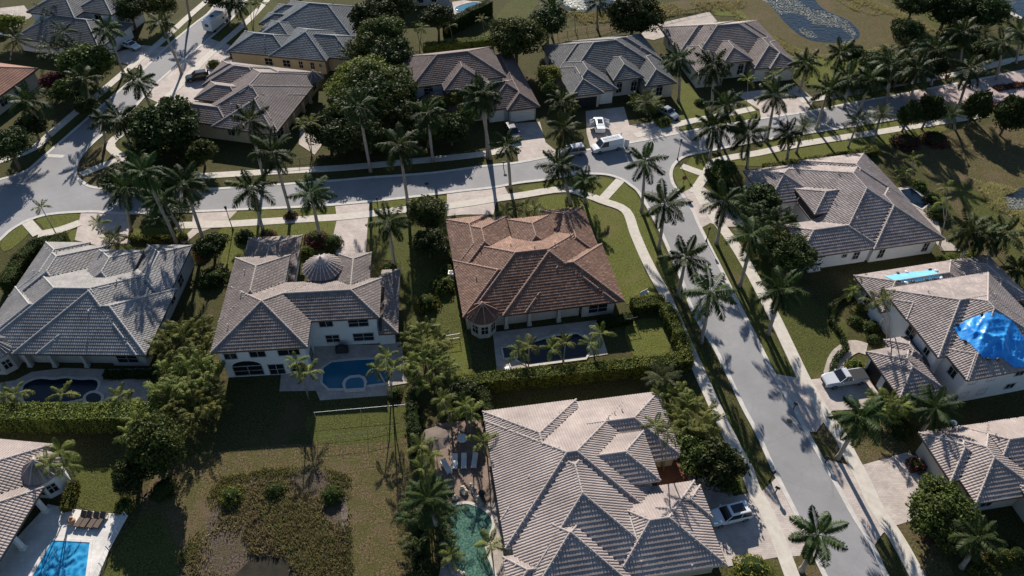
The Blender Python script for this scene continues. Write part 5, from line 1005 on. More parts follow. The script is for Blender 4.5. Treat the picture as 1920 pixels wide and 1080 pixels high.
# reeds and rough growth nobody could count
def reeds(name, label, px, n, h, mt, hole=None):
    pts = [g(x, y) for x, y in px]; xs = [p.x for p in pts]; ys = [p.y for p in pts]; out = []
    def inside(x, y, P):
        r_ = False; j = len(P)-1
        for i in range(len(P)):
            if (P[i].y > y) != (P[j].y > y) and x < (P[j].x-P[i].x)*(y-P[i].y)/(P[j].y-P[i].y)+P[i].x: r_ = not r_
            j = i
        return r_
    H = [g(x, y) for x, y in hole] if hole else None
    while len(out) < n:
        x, y = random.uniform(min(xs), max(xs)), random.uniform(min(ys), max(ys))
        nn = math.sin(x*.9)*math.sin(y*.7+2)+math.sin(x*.31+y*.4)
        if inside(x, y, pts) and not (H and inside(x, y, H)) and random.random() < .55+.45*nn: out.append((x, y))
    P = np.array(out); k = 5; P = np.repeat(P, k, 0)+rng.normal(0, .16, (n*k, 2)); a = rng.random(n*k)*6.28; hh = h*(.5+.7*rng.random(n*k)); w = .035+.03*rng.random(n*k)
    lean = rng.normal(0, .35, (n*k, 2))*hh[:, None]; dx, dy = np.cos(a)*w, np.sin(a)*w; z = np.zeros(n*k)
    A = np.stack([P[:, 0]-dx, P[:, 1]-dy, z], 1); B = np.stack([P[:, 0]+dx, P[:, 1]+dy, z], 1); C = np.stack([P[:, 0]+lean[:, 0]+dx*.3, P[:, 1]+lean[:, 1]+dy*.3, hh], 1); D = np.stack([P[:, 0]+lean[:, 0]-dx*.3, P[:, 1]+lean[:, 1]-dy*.3, hh], 1)
    V = np.stack([A, B, C, D], 1).reshape(-1, 3); o = obj_np(name, V, np.arange(len(V)).reshape(-1, 4), M[mt], None, rng.random(n*k)); tag(o, label, 'reeds', kind='stuff')
reeds('reeds', 'tan reeds and tall grass over the middle of the marsh', [(480,935),(560,925),(640,945),(650,1090),(560,1090),(540,1050),(505,1038),(470,1045),(455,1000)], 1900, .5, 'reed')
reeds('reeds', 'green reeds mixed through the right half of the marsh', [(480,950),(540,930),(620,960),(645,1090),(570,1090),(520,1020)], 700, .5, 'reed_g')
reeds('dry_grass', 'sparse low brush over the bare left half of the marsh', [(430,915),(500,900),(640,905),(640,940),(480,940),(440,1010),(430,1090),(330,1090),(385,1010)], 1100, .3, 'reed')
reeds('dry_grass', 'ragged tufts along the border between marsh and dry lawn', [(395,925),(415,895),(500,878),(605,872),(655,895),(662,1100),(636,1100),(634,920),(600,893),(500,898),(440,908),(405,960),(360,1060),(330,1060)], 1500, .22, 'reed_g')
reeds('dry_grass', 'dry rough grass on the bank around the lily pond', [(1350,0),(1430,60),(1500,95),(1600,100),(1650,90),(1700,60),(1690,40),(1600,20),(1560,-5),(1620,-5),(1700,30),(1780,70),(1640,105),(1500,110),(1400,60)], 3600, .4, 'reed', [(1425,-25),(1470,40),(1513,73),(1560,80),(1600,76),(1612,62),(1590,38),(1540,14),(1505,-25)])
reeds('dry_grass', 'rough grass strip in the field behind the slate roof', [(1050,25),(1160,18),(1200,10),(1400,0),(1400,15),(1180,40),(1050,50)], 1500, .5, 'reed')
reeds('dry_grass', 'rough growth along the right edge bank', [(1830,340),(1925,360),(1925,480),(1880,440)], 1500, .5, 'reed', [(1878,370),(1925,350),(1970,360),(1970,400),(1890,396)])
def lilies(label, px, n, sz=.35):
    pts = [g(x, y) for x, y in px]; c = []; mb = MB()
    xs = [p.x for p in pts]; ys = [p.y for p in pts]
    while len(c) < n:
        x, y = random.uniform(min(xs), max(xs)), random.uniform(min(ys), max(ys)); r_ = False; j = len(pts)-1
        for i in range(len(pts)):
            if (pts[i].y > y) != (pts[j].y > y) and x < (pts[j].x-pts[i].x)*(y-pts[i].y)/(pts[j].y-pts[i].y)+pts[i].x: r_ = not r_
            j = i
        if r_ and math.sin(x*.5+1)*math.sin(y*.45)+.6*math.sin(x*.21+y*.3) > -.25+random.random()*.5: c.append((x, y))
    C = np.array(c); a = rng.random(n)*6.28; s = sz*(.5+rng.random(n)); Q = []
    for k in range(4): Q.append(np.stack([C[:, 0]+np.cos(a+k*1.57)*s, C[:, 1]+np.sin(a+k*1.57)*s*.8, np.full(n, .07)+rng.normal(0, .03, n)], 1))
    V = np.stack(Q, 1).reshape(-1, 3); tag(obj_np('lily_pads', V, np.arange(len(V)).reshape(-1, 4), M['lily'], None, rng.random(n)), label, 'water lilies', kind='stuff')
lilies('pale lily pads glittering on the pond at the upper right', [(1428,0),(1470,38),(1513,70),(1560,77),(1598,74),(1606,62),(1588,40),(1540,18),(1505,0)], 2200, .14)
lilies('pale lily pads on the small pond at the top', [(1055,0),(1057,8),(1083,19),(1120,17),(1150,11),(1157,0)], 500, .25)
lilies('pale lily pads on the pond at the right edge', [(1882,372),(1925,354),(1925,392),(1892,392)], 350, .16)
# ---------------------------------------------------------------- vehicles
PAINT = {'pale': mat('pale silver paint', (.48,.50,.53), rough=.25, spec=.6), 'white': mat('white car paint', (.68,.69,.70), rough=.25, spec=.6), 'silver': mat('silver car paint', (.40,.41,.43), rough=.25, metal=.5), 'dark': mat('dark car paint', (.02,.022,.028), rough=.2, spec=.6), 'grey': mat('grey car paint', (.16,.17,.18), rough=.25, metal=.5), 'blue': mat('blue car paint', (.05,.14,.28), rough=.25)}
M['lamp_red'] = mat('tail lamp', (.25,.01,.01), rough=.2); M['lamp_clear'] = mat('head lamp', (.6,.62,.65), rough=.1); M['plastic'] = mat('dark trim', (.03,.03,.032), rough=.6)
def loft(mb, secs):
    """secs: list of rings (same count)"""
    i0 = len(mb.v); n = len(secs[0])
    for s_ in secs: mb.v += [tuple(p) for p in s_]
    for k in range(len(secs)-1):
        for j in range(n): mb.f.append((i0+k*n+j, i0+k*n+(j+1) % n, i0+(k+1)*n+(j+1) % n, i0+(k+1)*n+j))
    mb.f.append(tuple(i0+j for j in reversed(range(n)))); mb.f.append(tuple(i0+(len(secs)-1)*n+j for j in range(n)))
def vehicle(label, front, rear, zr, kind, paint, cat='car', name='parked_car', group=None, doors=False, pan=False):
    """front/rear = photo points of its ends at height zr"""
    a, b = g(*front, zr), g(*rear, zr); c = (a+b)/2; d = a-b; t = empty(name, (c.x, c.y, .07), math.atan2(d.y, d.x), label=label, cat=cat, group=group)
    L_, Wd, H, zb = {'suv': (4.75,1.92,1.68,1.0), 'sedan': (4.7,1.82,1.45,.92), 'pickup': (5.8,2.0,1.85,1.12), 'van': (5.7,2.0,2.15,1.15)}[kind]
    h = L_/2; w = Wd/2; P = PAINT[paint]; g0 = .28
    # lower body: cross sections along x
    def sec(x, ww, top, edge=.1): return [(x,-ww+.12,g0), (x,ww-.12,g0), (x,ww,g0+.18), (x,ww,top-edge), (x,ww-.14,top), (x,-ww+.14,top), (x,-ww,top-edge), (x,-ww,g0+.18)]
    hood = {'suv': .98, 'sedan': .82, 'pickup': 1.12, 'van': 1.12}[kind]; nose = hood-.22; tail = {'suv': 1.02, 'sedan': .95, 'pickup': 1.08, 'van': 1.15}[kind]
    mb = MB(); loft(mb, [sec(-h, w*.86, tail-.1), sec(-h+.1, w*.96, tail), sec(-h+.6, w, zb), sec(0, w, zb), sec(h*.42, w, zb), sec(h*.5, w, hood), sec(h-.55, w*.97, hood-.05), sec(h-.12, w*.88, nose), sec(h, w*.74, nose-.14)])
    mb.build('body', P, t, smooth=False, bevel=.035)
    x0, x1 = {'suv': (-h+.12, h*.44), 'sedan': (-h*.62, h*.40), 'pickup': (-h*.18, h*.44), 'van': (-h+.06, h*.62)}[kind]
    r0, r1 = {'suv': (-h+.42, h*.10), 'sedan': (-h*.34, h*.10), 'pickup': (-h*.06, h*.16), 'van': (-h+.12, h*.38)}[kind]
    def ring(z, xa, xb, ww): return [(xa,-ww,z), (xb,-ww*.94,z), (xb,ww*.94,z), (xa,ww,z)]
    mb = MB(); loft(mb, [ring(zb-.03, x0, x1, w-.06), ring(H-.09, r0, r1, w-.24)]); mb.build('window', M['glass'], t)
    mb = MB(); loft(mb, [ring(H-.11, r0-.05, r1+.05, w-.215), ring(H-.02, r0, r1-.02, w-.26), ring(H, r0+.15, r1-.2, w-.36)]); mb.build('roof', P, t)
    if pan: MB().box(r0+.45, r1-.25, -w+.48, w-.48, H, H+.012).build('sunroof', M['glass'], t)
    mb = MB()
    for sx, rx in ((x0, r0), (x1, r1), (x0+(x1-x0)*.42, r0+(r1-r0)*.42)):
        for sg in (-1, 1): mb.tube([(sx, sg*(w-.055), zb-.02), (rx, sg*(w-.235), H-.09)], .045 if kind != 'van' else .06, 4)
    if kind == 'van':
        for sg in (-1, 1): mb.poly([(x0, sg*(w-.045), zb), (x0+2.9, sg*(w-.045), zb), (r0+2.8, sg*(w-.225), H-.1), (r0, sg*(w-.225), H-.1)])
    mb.build('pillars', P, t)
    for sx in (-1, 1):
        for sg in (-1, 1):
            x = sx*h*.62; q = sg*(w-.10); wh = MB().tube([(x, q-.11, .34), (x, q+.11, .34)], .35, 16).build('wheel', M['black'], t); MB().tube([(x, q+sg*.08, .34), (x, q+sg*.125, .34)], .21, 12).build('rim', M['metal'], wh)
            MB().box(-.03, .16, -.12, .12, 0, .13, o=(sx*(h-.14), sg*(w*.66), (nose-.22) if sx > 0 else tail-.24)).build('headlight' if sx > 0 else 'taillight', M['lamp_clear' if sx > 0 else 'lamp_red'], t)
    for sg in (-1, 1): MB().box(x1-.42, x1-.24, sg*w-.02 if sg > 0 else -w-.18, sg*w+.18 if sg > 0 else -w+.02, zb-.02, zb+.14).build('mirror', P, t)
    MB().box(h-.06, h+.01, -w*.6, w*.6, g0+.05, nose-.3).build('grille', M['plastic'], t)
    if kind == 'pickup':
        MB().box(-h+.12, x0-.12, -w+.16, w-.16, zb-.42+.43, zb+.012).build('bed_cover', M['plastic'], t)
    if doors == 'side':
        for sg in (-1, 1):
            for x, a_ in ((x1-.5, 55), (x0+1.9, 50)):
                mb = MB(); mb.box(-1.0, 0, -.03, .03, .38, zb+.5, sg*-R(a_), (x, sg*w, 0)); mb.build('door', P, t)
        MB().box(-h-.75, -h+.35, -w+.2, w-.2, H-.12, H-.06).build('tailgate', P, t)
    if doors == 'rear':
        for sg in (-1, 1): MB().box(-.85, 0, -.03, .03, .45, H-.15, sg*R(-35), (-h, sg*(w-.05), 0)).build('rear_door', P, t)
        mb = MB()
        for sg in (-.25, .25): mb.tube([(-h+.6, sg, H+.1), (h*.3, sg, H+.1)], .03, 5)
        for k in range(8): mb.tube([(-h+.9+k*.4, -.25, H+.1), (-h+.9+k*.4, .25, H+.1)], .02, 5)
        mb.build('ladder', M['metal'], t)
    return t
vehicle('white SUV with a dark glass roof on the driveway of the biggest house', (1334,972), (1403,955), .8, 'suv', 'white', pan=True)
vehicle('silver pickup truck with a black bed cover before the open garage of the tarped house', (1545,713), (1624,701), .9, 'pickup', 'pale', cat='pickup truck', name='pickup_truck')
vehicle('white work van with its rear doors open, parked at the kerb of the main road', (1112,277), (1164,266), 1.0, 'van', 'white', cat='van', name='work_van', doors='rear')
vehicle('white sport utility vehicle with all doors open on the shaded driveway behind the work van', (1121,216), (1126,244), 1.0, 'suv', 'white', doors='side', pan=True)
vehicle('silver car under a palm at the kerb, just left of the white work van', (1053,285), (1093,279), .8, 'suv', 'silver')
vehicle('dark SUV in the shaded driveway of the white double garage', (965,254), (957,239), .9, 'suv', 'dark')
vehicle('silver sedan half hidden behind the round palm planting, right of the van driveway', (1263,215), (1242,203), .8, 'sedan', 'silver', pan=False)
vehicle('dark SUV beside the grass island at the mauve-roofed house garage', (354,144), (386,139), .9, 'suv', 'dark')
vehicle('white car on the sunlit driveway at the top left, beside leafy trees', (260,88), (228,78), .8, 'sedan', 'white', pan=True)
vehicle('grey-blue car at the extreme left edge near the top', (22,52), (2,62), .8, 'sedan', 'grey')
# box camper
a, b = g(417,37,.6), g(395,55,.6); d = a-b; t = empty('camper_truck', ((a+b)/2).to_tuple()[:2]+(.07,), math.atan2(d.y, d.x), label='white box camper truck parked facing away on the road at the top left', cat='camper')
MB().box(-3.4,1.1,-1.12,1.12,.6,2.75).box(1.1,2.2,-1.05,1.05,1.9,2.72).build('camper_box', PAINT['white'], t, bevel=.08)
MB().prism([(1.1,.5),(3.3,.5),(3.3,1.05),(2.4,1.2),(1.9,1.85),(1.1,1.85)], -.98, .98).build('cab', PAINT['white'], t, bevel=.04)
MB().prism([(1.95,1.82),(2.42,1.22),(2.44,1.22),(1.98,1.85)], -.85, .85).box(1.3,1.85,-.985,.985,1.25,1.7).build('window', M['glass'], t)
for x in (-2.4,2.5):
    for y in (-.95,.95): MB().tube([(x,y-.12,.38),(x,y+.12,.38)], .38, 14).build('wheel', M['black'], t)
MB().box(-1.2,-.5,-.35,.35,2.75,2.95).build('roof_unit', M['plastic'], t, bevel=.05); MB().box(-3.43,-3.4,-.4,.4,1.5,2.1).build('rear_window', M['glass'], t)
# ---------------------------------------------------------------- street furniture
def lamp_post(base, top, label):
    b = g(*base); z = (up_at(*base, *top)-b).z; t = empty('street_lamp', b, label=label, cat='street lamp', group='black lamp posts')
    MB().tube([(0,0,-.05),(0,0,.25),(0,0,.5),(0,0,z-.5)], [.17,.14,.07,.05], 10).build('pole', M['iron'], t)
    MB().tube([(0,0,z-.5),(0,0,z-.42),(0,0,z-.05),(0,0,z+.02),(0,0,z+.15)], [.08,.14,.2,.22,.03], 8).build('lantern', M['plastic'], t); return t
lamp_post((437,432), (422,388), 'black lamp post on the lawn left of the two-storey house, with a long thin shadow')
lamp_post((710,397), (707,371), 'black lamp post on the verge strip below the main road, mid left')
lamp_post((1324,453), (1320,427), 'black lamp post on the right verge of the side road near the corner driveway')
lamp_post((1443,903), (1457,884), 'black lamp post on the left verge of the side road, lower right')
lamp_post((1270,300), (1283,262), 'black lamp post at the far corner of the junction')
def mailbox(x, y, rz, label, h=1.1):
    b = g(x, y); t = empty('mailbox', b, R(rz), label=label, cat='mailbox', group='kerbside mailboxes'); MB().box(-.06,.06,-.06,.06,-.05,h).build('post', M['iron'], t)
    MB().prism([(-.12,h),(.12,h),(.12,h+.16),(.06,h+.25),(-.06,h+.25),(-.12,h+.16)], -.26, .26).build('box', M['plastic'], t)
mailbox(1453,925,60,'dark mailbox at the kerb below the lower right lamp post'); mailbox(1547,868,60,'pale kerbside mailbox opposite the lower right lamp post'); mailbox(201,341,10,'brown mailbox on the dry grass tip at the street curve'); mailbox(944,315,90,'mailbox at the kerb end of the white garage driveway'); mailbox(1487,768,60,'mailbox below the pickup driveway beside the kerb')
b = g(1279,355); t = empty('street_sign', b, R(0), label='octagonal traffic sign on a post at the junction corner by the path fork', cat='traffic sign')
MB().tube([(0,0,-.05),(0,0,2.7)], .04, 8).build('post', M['iron'], t)
MB().poly([(.42*math.cos(R(22.5+45*k)), -.05, 2.35+.42*math.sin(R(22.5+45*k))) for k in range(8)]).poly([(.42*math.cos(R(22.5-45*k)), -.03, 2.35+.42*math.sin(R(22.5-45*k))) for k in range(8)]).build('plate', mat('sign red', (.10,.025,.02), rough=.5), t)
for x, y, l in ((1773,150,'nearest the leaning palm'),(1858,203,'left of three'),(1881,199,'middle of three'),(1903,195,'right of three')):
    b = g(x, y); t = empty('planter', b, label='terracotta urn with a reddish plant by the brick road, '+l, cat='planter', group='terracotta planters')
    MB().tube([(0,0,.06),(0,0,.15),(0,0,.7),(0,0,.95),(0,0,1.0)], [.3,.25,.42,.5,.42], 12).build('pot', mat('terracotta', (.22,.09,.06), rough=.8), t, smooth=True)
    d_ = rng.normal(size=(160,3)); d_ /= np.linalg.norm(d_, axis=1)[:, None]; leafobj('plant', d_*.5*[1,1,.8]+[0,0,1.35], .2, M['leaf_red'], t)
def fence(label, px, h, mt='iron', gap=2.4, rails=(.15, .95), pick=.35, group='garden fences', name='fence', r_=.03, infill=None):
    pts = [g(x, y) for x, y in px]; c = pts[0].copy(); t = empty(name, c, label=label, cat='fence', group=group); posts, rl, pk = MB(), MB(), MB()
    for a, b in zip(pts, pts[1:]):
        a = a-c; b = b-c; d = b-a; n = max(1, round(d.length/gap))
        for k in range(n+1): p = a+d*k/n; posts.tube([(p.x,p.y,-.05),(p.x,p.y,h+.05)], r_*1.5, 5)
        for q in rails: rl.tube([(a.x,a.y,h*q),(b.x,b.y,h*q)], r_, 5)
        if pick:
            m_ = int(d.length/pick)
            for k in range(m_): p = a+d*(k+.5)/m_; pk.tube([(p.x,p.y,h*rails[0]),(p.x,p.y,h*rails[-1])], r_*.4, 4, False)
        if infill: pk.poly([(a.x,a.y,.05),(b.x,b.y,.05),(b.x,b.y,h),(a.x,a.y,h)])
    posts.build('posts', M[mt], t); rl.build('rails', M[mt], t)
    if pk.v: pk.build('pickets', M[infill or mt], t)
fence('black iron fence across the dry lawn below the blue pool', [(596,829),(690,820),(762,803)], 1.2, pick=0, r_=.014); fence('pale top-railed fence behind the shaded lawn below the blue pool', [(592,783),(762,768)], 1.1, 'white', 6, (.98,), 0, r_=.016)
fence('black fence in the dry field behind the slate roof', [(1045,72),(1100,62),(1165,52)], 1.3); fence('black fence behind the terrace of the rosy roof', [(1210,48),(1270,32),(1335,20)], 1.3); fence('black fence along the rough bank at the right edge', [(1865,478),(1900,520),(1930,560)], 1.3)
fence('white rail fence on a low wall beside the bright blue pool', [(238,968),(205,1033),(178,1095),(150,1160)], 1.0, 'white', 1.8, (.1, 1.0), .5); fence('fence at the side yard of the red-roofed house', [(838,640),(862,636)], 1.2, 'white', 1.2, (.3,.95), 0)
fence('black gate fence at the right corner of the red-roofed house', [(1172,612),(1192,608)], 1.5); fence('dark fence along the shaded verge below the mauve house', [(510,312),(640,300)], 1.2)
# ---------------------------------------------------------------- patio things
M['wicker'] = mat('brown wicker', (.09,.065,.05), (.13,.095,.075), 8, .7); M['canvas'] = mat('brown canvas', (.13,.10,.085), (.17,.135,.11), 2, .9); M['fabric_w'] = mat('white fabric', (.62,.61,.60), rough=.9); M['rock'] = mat('pale rock', (.34,.29,.23), (.5,.44,.36), 3, .95, .04, 5)
def lounger(x, y, rz, label, mt, cm, group):
    b = g(x, y, .1); t = empty('sun_lounger', (b.x, b.y, .1), R(rz), label=label, cat='sun lounger', group=group)
    f = MB().box(-.95,.95,-.33,.33,.24,.30)
    f.build('frame', M[mt], t); MB().box(-.9,.35,-.3,.3,.30,.38).build('cushion', M[cm], t, bevel=.02)
    mb = MB(); a = R(35); mb.v += [(.35,-.3,.31),(.35,.3,.31),(.35+.62*math.cos(a),.3,.31+.62*math.sin(a)),(.35+.62*math.cos(a),-.3,.31+.62*math.sin(a)),(.31,-.3,.38),(.31,.3,.38),(.31+.62*math.cos(a),.3,.40+.62*math.sin(a)),(.31+.62*math.cos(a),-.3,.40+.62*math.sin(a))]
    mb.f += [(0,1,2,3),(7,6,5,4),(0,4,5,1),(1,5,6,2),(2,6,7,3),(3,7,4,0)]; mb.build('backrest', M[cm], t)
    for sx in (-.85,.85):
        for sy in (-.28,.28): MB().box(sx-.03,sx+.03,sy-.03,sy+.03,0,.24).build('leg', M[mt], t)
for i, (x, y) in enumerate([(154,976),(165,977),(178,978),(190,978)]): lounger(x, y, 78, 'brown wicker sun lounger on the white pool deck, '+['leftmost of four','second of four from the left','third of four from the left','rightmost of four'][i], 'wicker', 'wicker', 'brown loungers beside the bright blue pool')
for x, y, rz, l in ((853,868,92,'left of three'),(870,867,92,'middle of three'),(890,866,86,'right of three'),(837,877,120,'angled one')): lounger(x, y, rz, 'white sun lounger on the brown patio above the teal pool, '+l, 'fabric_w', 'fabric_w', 'white loungers above the teal pool')
def umbrella(x, y, z, rad, mt, label):
    b = g(x, y, z); t = empty('parasol', (b.x, b.y, .1), label=label, cat='parasol'); mb = MB(); n = 8
    for k in range(n):
        a0, a1 = 2*math.pi*k/n, 2*math.pi*(k+1)/n; am = (a0+a1)/2; mb.poly([(rad*math.cos(a0),rad*math.sin(a0),z-.4),(rad*.96*math.cos(am),rad*.96*math.sin(am),z-.36),(rad*math.cos(a1),rad*math.sin(a1),z-.4),(0,0,z)])
        mb.poly([(rad*math.cos(a0),rad*math.sin(a0),z-.4),(rad*.96*math.cos(am),rad*.96*math.sin(am),z-.36),(rad*.96*math.cos(am),rad*.96*math.sin(am),z-.5),(rad*math.cos(a0),rad*math.sin(a0),z-.54)])
    mb.build('canopy', M[mt], t); MB().tube([(0,0,0),(0,0,z+.1)], .04, 8).build('pole', M['metal'], t); MB().tube([(0,0,0),(0,0,.1)], .35, 12).build('base', M['plastic'], t)
umbrella(815,820,2.7,1.75,'canvas','large brown octagonal parasol in the shade of the patio above the teal pool')
b = g(867,822,.75); t = empty('round_table', (b.x,b.y,.1), label='round white table on the patio right of the brown parasol', cat='table'); MB().tube([(0,0,.68),(0,0,.73)], .62, 24).build('tabletop', M['white'], t); MB().tube([(0,0,0),(0,0,.68)], .06, 8).build('pedestal', M['metal'], t)
def rockpile(px, n, label, r0=.35):
    pts = [g(x, y) for x, y in px]; c = pts[0]; t = empty('rock_border', (c.x, c.y, .1), label=label, cat='rocks', group='pale pool rocks')
    for k in range(n):
        s = k/max(1, n-1)*(len(pts)-1); i = min(int(s), len(pts)-2); p = pts[i].lerp(pts[i+1], s-i)-c; r_ = r0*random.uniform(.6, 1.2); mb = MB(); mb.ball((p.x+random.uniform(-.15,.15), p.y+random.uniform(-.15,.15), r_*.3), r_, 7, 5, .7)
        mb.v = [(x+random.uniform(-.25,.25)*r_, y+random.uniform(-.25,.25)*r_, z+random.uniform(-.2,.2)*r_) for x, y, z in mb.v]; mb.build('rock', M['rock'], t)
rockpile([(886,912),(890,928),(900,948)], 11, 'row of pale rocks curving along the upper edge of the teal pool'); rockpile([(868,918),(875,926)], 4, 'small group of pale rocks left of the curving rock row'); rockpile([(846,930),(852,936)], 3, 'pale rocks at the left head of the teal pool'); rockpile([(840,1058),(850,1072),(870,1078)], 8, 'pale rocks at the near end of the teal pool')
b = g(903,925,.5); t = empty('planter', (b.x,b.y,.1), label='dark round pot right of the pale rock row', cat='planter'); MB().tube([(0,0,0),(0,0,.5),(0,0,.62)], [.25,.4,.36], 14).build('pot', M['plastic'], t, smooth=True); MB().tube([(0,0,.5),(0,0,.56)], .33, 14).build('soil', M['mulch'], t)
def ac(x, y, label, rz=0):
    b = g(x, y, .4); t = empty('air_conditioner', (b.x,b.y,0), R(rz), label=label, cat='air conditioner', group='outdoor air conditioners'); MB().box(-.5,.5,-.5,.5,.0,.12).build('pad', M['concrete'], t); MB().box(-.42,.42,-.42,.42,.12,1.0).build('casing', M['white'], t, bevel=.03); MB().tube([(0,0,1.0),(0,0,1.03)], .33, 16).build('fan_grille', M['plastic'], t)
ac(830,464,'white air conditioner on the lawn left of the red roof, upper'); ac(846,516,'white air conditioner beside the pale bush left of the red roof, lower'); ac(1519,503,'air conditioner at the near left corner of the long white wall, left',12); ac(1531,501,'air conditioner at the near left corner of the long white wall, right',12)
# armchair, grill, bench, sat dish
b = g(1208,550,.4); t = empty('garden_bench', (b.x,b.y,0), R(35), label='small white bench on the lawn end near the square hedge block', cat='bench'); MB().box(-.7,.7,-.2,.2,.4,.46).build('seat', M['white'], t); MB().box(-.7,.7,.16,.2,.46,.85).build('backrest', M['white'], t)
for x in (-.6,.6): MB().box(x-.04,x+.04,-.18,.18,0,.4).build('leg', M['white'], t)
b = g(641,655,.5); t = empty('outdoor_grill', (b.x,b.y,.1), R(5), label='dark covered grill against the wall above the blue pool', cat='grill'); MB().box(-.8,.8,-.4,.4,0,.85).build('cabinet', M['plastic'], t, bevel=.04); MB().box(-.5,.5,-.35,.35,.85,1.15,tap=.08).build('lid', M['plastic'], t, bevel=.04)
b = g(952,692,.4); t = empty('garden_chair', (b.x,b.y,.1), R(200), label='white garden chair on the terrace corner beside the dark spa', cat='chair'); MB().box(-.35,.35,-.35,.35,.35,.45).build('seat', M['white'], t, bevel=.02); MB().box(-.35,-.28,-.35,.35,.45,1.0).build('backrest', M['white'], t, bevel=.02)
for x in (-.3,.3):
    for y in (-.3,.3): MB().box(x-.03,x+.03,y-.03,y+.03,0,.35).build('leg', M['white'], t)
b = g(134,978,.3); t = empty('bean_bag', (b.x,b.y,.1), label='tan bean bag seat left of the brown loungers', cat='bean bag'); MB().ball((0,0,.3),.45,12,8,.75).build('cushion', mat('tan cloth', (.42,.26,.15), rough=.9), t, smooth=True); MB().ball((0,.2,.62),.2,10,6,.8).build('head_cushion', mat('tan cloth two', (.36,.22,.13), rough=.9), t, smooth=True)
b = g(1786,797,4.6); t = empty('satellite_dish', (b.x,b.y,0), R(-10), label='white satellite dish above the lower right roof', cat='satellite dish'); MB().tube([(0,0,3.4),(0,0,4.6)], .03, 6).build('mast', M['metal'], t)
mb = MB(); pr = []
for k in range(5):
    r_ = .48*k/4; i = len(mb.v); mb.v += [(r_*math.cos(2*math.pi*j/18), .12+r_*math.sin(2*math.pi*j/18)*.5, 4.65+.25*r_*r_*4*.3+r_*math.sin(2*math.pi*j/18)*.8) for j in range(18)]; pr.append(i)
for a, b_ in zip(pr, pr[1:]):
    for j in range(18): mb.f.append((a+j, a+(j+1) % 18, b_+(j+1) % 18, b_+j))
mb.build('dish', M['white'], t, smooth=True)
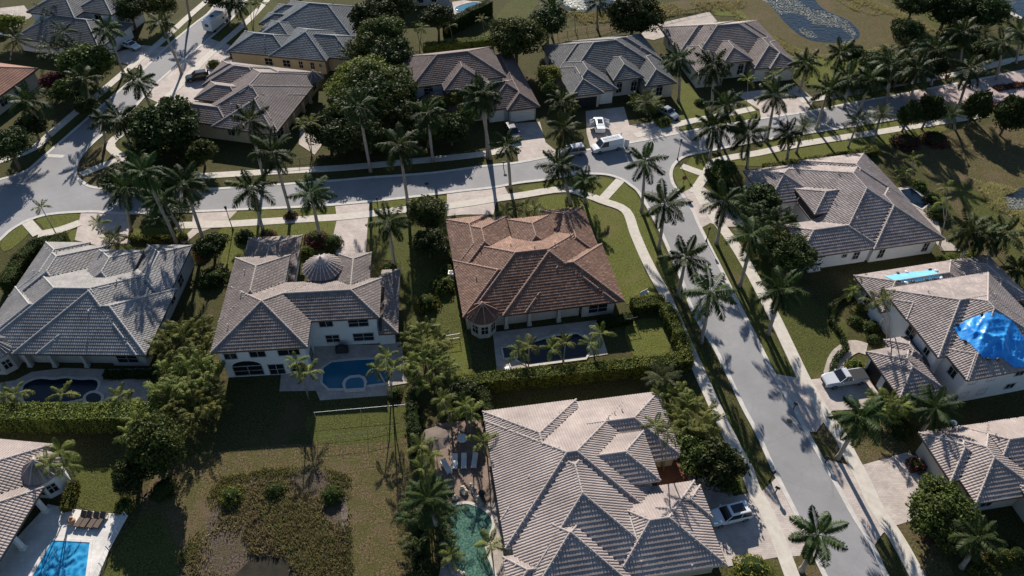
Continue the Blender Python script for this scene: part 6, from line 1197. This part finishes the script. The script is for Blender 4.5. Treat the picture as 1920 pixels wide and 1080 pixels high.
# ---------------------------------------------------------------- tarps draped over the roof of the white two-storey house
def tarp(label, px, zg, rects, org, yaw, mt, amp, name='roof_tarp', cell=.14, bags=0, seed=1):
    y_ = R(yaw); cs, sn = math.cos(y_), math.sin(y_)
    def loc(p): dx, dy = p.x-org[0], p.y-org[1]; return (dx*cs+dy*sn, -dx*sn+dy*cs)
    def roofz(u, v):
        z = np.full(u.shape, -99.)
        for r in rects: z = np.maximum(z, hgt(r, u, v))
        return z
    P = []
    for x, y in px:                                        # where the view of the outline meets the roof
        z = zg
        for _ in range(30):
            u, v = loc(g(x, y, z)); h = float(roofz(np.array([u]), np.array([v]))[0]); h = h if h > 0 else 5.4; z = z*.6+h*.4
        P.append((u, v))
    PX = np.array(P); u0, v0 = PX.min(0)-.2; u1, v1 = PX.max(0)+.2; nu, nv = int((u1-u0)/cell), int((v1-v0)/cell)
    U, Vv = np.meshgrid(np.linspace(u0, u1, nu), np.linspace(v0, v1, nv), indexing='ij')
    ins = np.zeros(U.shape, bool); j = len(P)-1
    for i in range(len(P)):
        (xi, yi), (xj, yj) = P[i], P[j]; c_ = ((yi > Vv) != (yj > Vv)) & (U < (xj-xi)*(Vv-yi)/((yj-yi) if yj != yi else 1e-9)+xi); ins ^= c_; j = i
    dist = np.full(U.shape, 9.)
    for i in range(len(P)):
        a = np.array(P[i]); b = np.array(P[(i+1) % len(P)]); d = b-a; t_ = np.clip(((U-a[0])*d[0]+(Vv-a[1])*d[1])/(d@d+1e-9), 0, 1); dist = np.minimum(dist, np.hypot(U-a[0]-d[0]*t_, Vv-a[1]-d[1]*t_))
    Z = roofz(U, Vv); Z = np.where(Z < 0, 5.35-.25*np.minimum(dist, 2), Z)
    for _ in range(2): Z[1:-1, 1:-1] = (Z[1:-1, 1:-1]*2+Z[:-2, 1:-1]+Z[2:, 1:-1]+Z[1:-1, :-2]+Z[1:-1, 2:])/6
    wr = 0
    rr_ = np.random.default_rng(seed)
    for k in range(8):
        a = rr_.random()*3.14; f = .7*1.3**k; ph = rr_.random()*6; s = (U*math.cos(a)+Vv*math.sin(a))*f+1.2*np.sin(U*.7*math.sin(a)+Vv*.9*math.cos(a)+ph); wr = wr+(1-np.abs(np.sin(s+ph)))**4/f**.6
    Z = Z+.13+amp*wr*np.clip(dist/1.0, .15, 1)
    idx = -np.ones(U.shape, int); k = ins.sum(); idx[ins] = np.arange(k); V = np.stack([U[ins], Vv[ins], Z[ins]], 1)
    q = np.stack([idx[:-1, :-1], idx[1:, :-1], idx[1:, 1:], idx[:-1, 1:]], -1).reshape(-1, 4); q = q[(q >= 0).all(1)]
    me = np_mesh(name, V, q, M[mt], smooth=True); o = link(bpy.data.objects.new(name, me)); o.location = (org[0], org[1], 0); o.rotation_euler = (0, 0, y_); tag(o, label, 'tarp')
    if bags:
        n = 0
        for i in range(len(P)):
            a = Vector(P[i]); b = Vector(P[(i+1) % len(P)]); m_ = int((b-a).length/bags)
            for s in range(m_):
                if random.random() < .35: continue
                p = a.lerp(b, (s+.5)/m_); h = float(roofz(np.array([p.x]), np.array([p.y]))[0])
                if h < 0: continue
                w_ = Vector((org[0]+p.x*cs-p.y*sn, org[1]+p.x*sn+p.y*cs, h+.24)); bo = MB().ball((0,0,0), .24, 8, 5, .45); bo.v = [(x*1.35, y*.8, z) for x, y, z in bo.v]
                n += 1; ob = bo.build('sandbag', M['plastic' if random.random() < .6 else 'white'], smooth=True); ob.location = w_; ob.rotation_euler = (0, 0, random.uniform(0, 6)); tag(ob, 'small sandbag holding down the edge of the '+('large wrinkled blue tarp' if amp > .05 else 'flat light blue tarp'), 'sandbag', 'sandbags weighting the '+('large blue tarp' if amp > .05 else 'light blue tarp'))
    return o
zz = lambda l: [(1600+x/3.6, 480+y/3.6) for x, y in l]
nw0_ = g(1600+765/3.6, 480+838/3.6, 5.6)
tarp('large wrinkled bright blue tarp draped over the roof corner at the right edge', zz([(665,485),(730,450),(800,415),(920,378),(960,380),(1010,400),(1055,430),(1095,465),(1150,550),(1200,640),(1230,760),(1150,762),(1075,760),(1030,720),(1000,700),(940,705),(870,700),(840,660),(780,595),(710,565),(690,520)]), 7.5, nr+nl, (54.28,55.46), 13, 'tarp', .16, bags=1.1, seed=4)
tarp('flat light blue tarp weighted on the low roof behind the two-storey white house', zz([(200,138),(330,118),(540,95),(575,120),(612,152),(470,172),(330,190),(270,170)]), 4.5, nr+nl, (54.28,55.46), 13, 'tarp_l', .015, bags=1.0, seed=9)
# ---------------------------------------------------------------- last touches on the ground: manholes and drains
for x, y, l in ((1480,790,'in the middle of the side road'),(800,345,'on the main road left of centre')):
    b = g(x, y); o = MB().tube([(0,0,.03),(0,0,.072)], .35, 20).build('manhole_cover', M['plastic']); o.location = (b.x,b.y,0); tag(o, 'round dark manhole cover '+l, 'manhole cover')
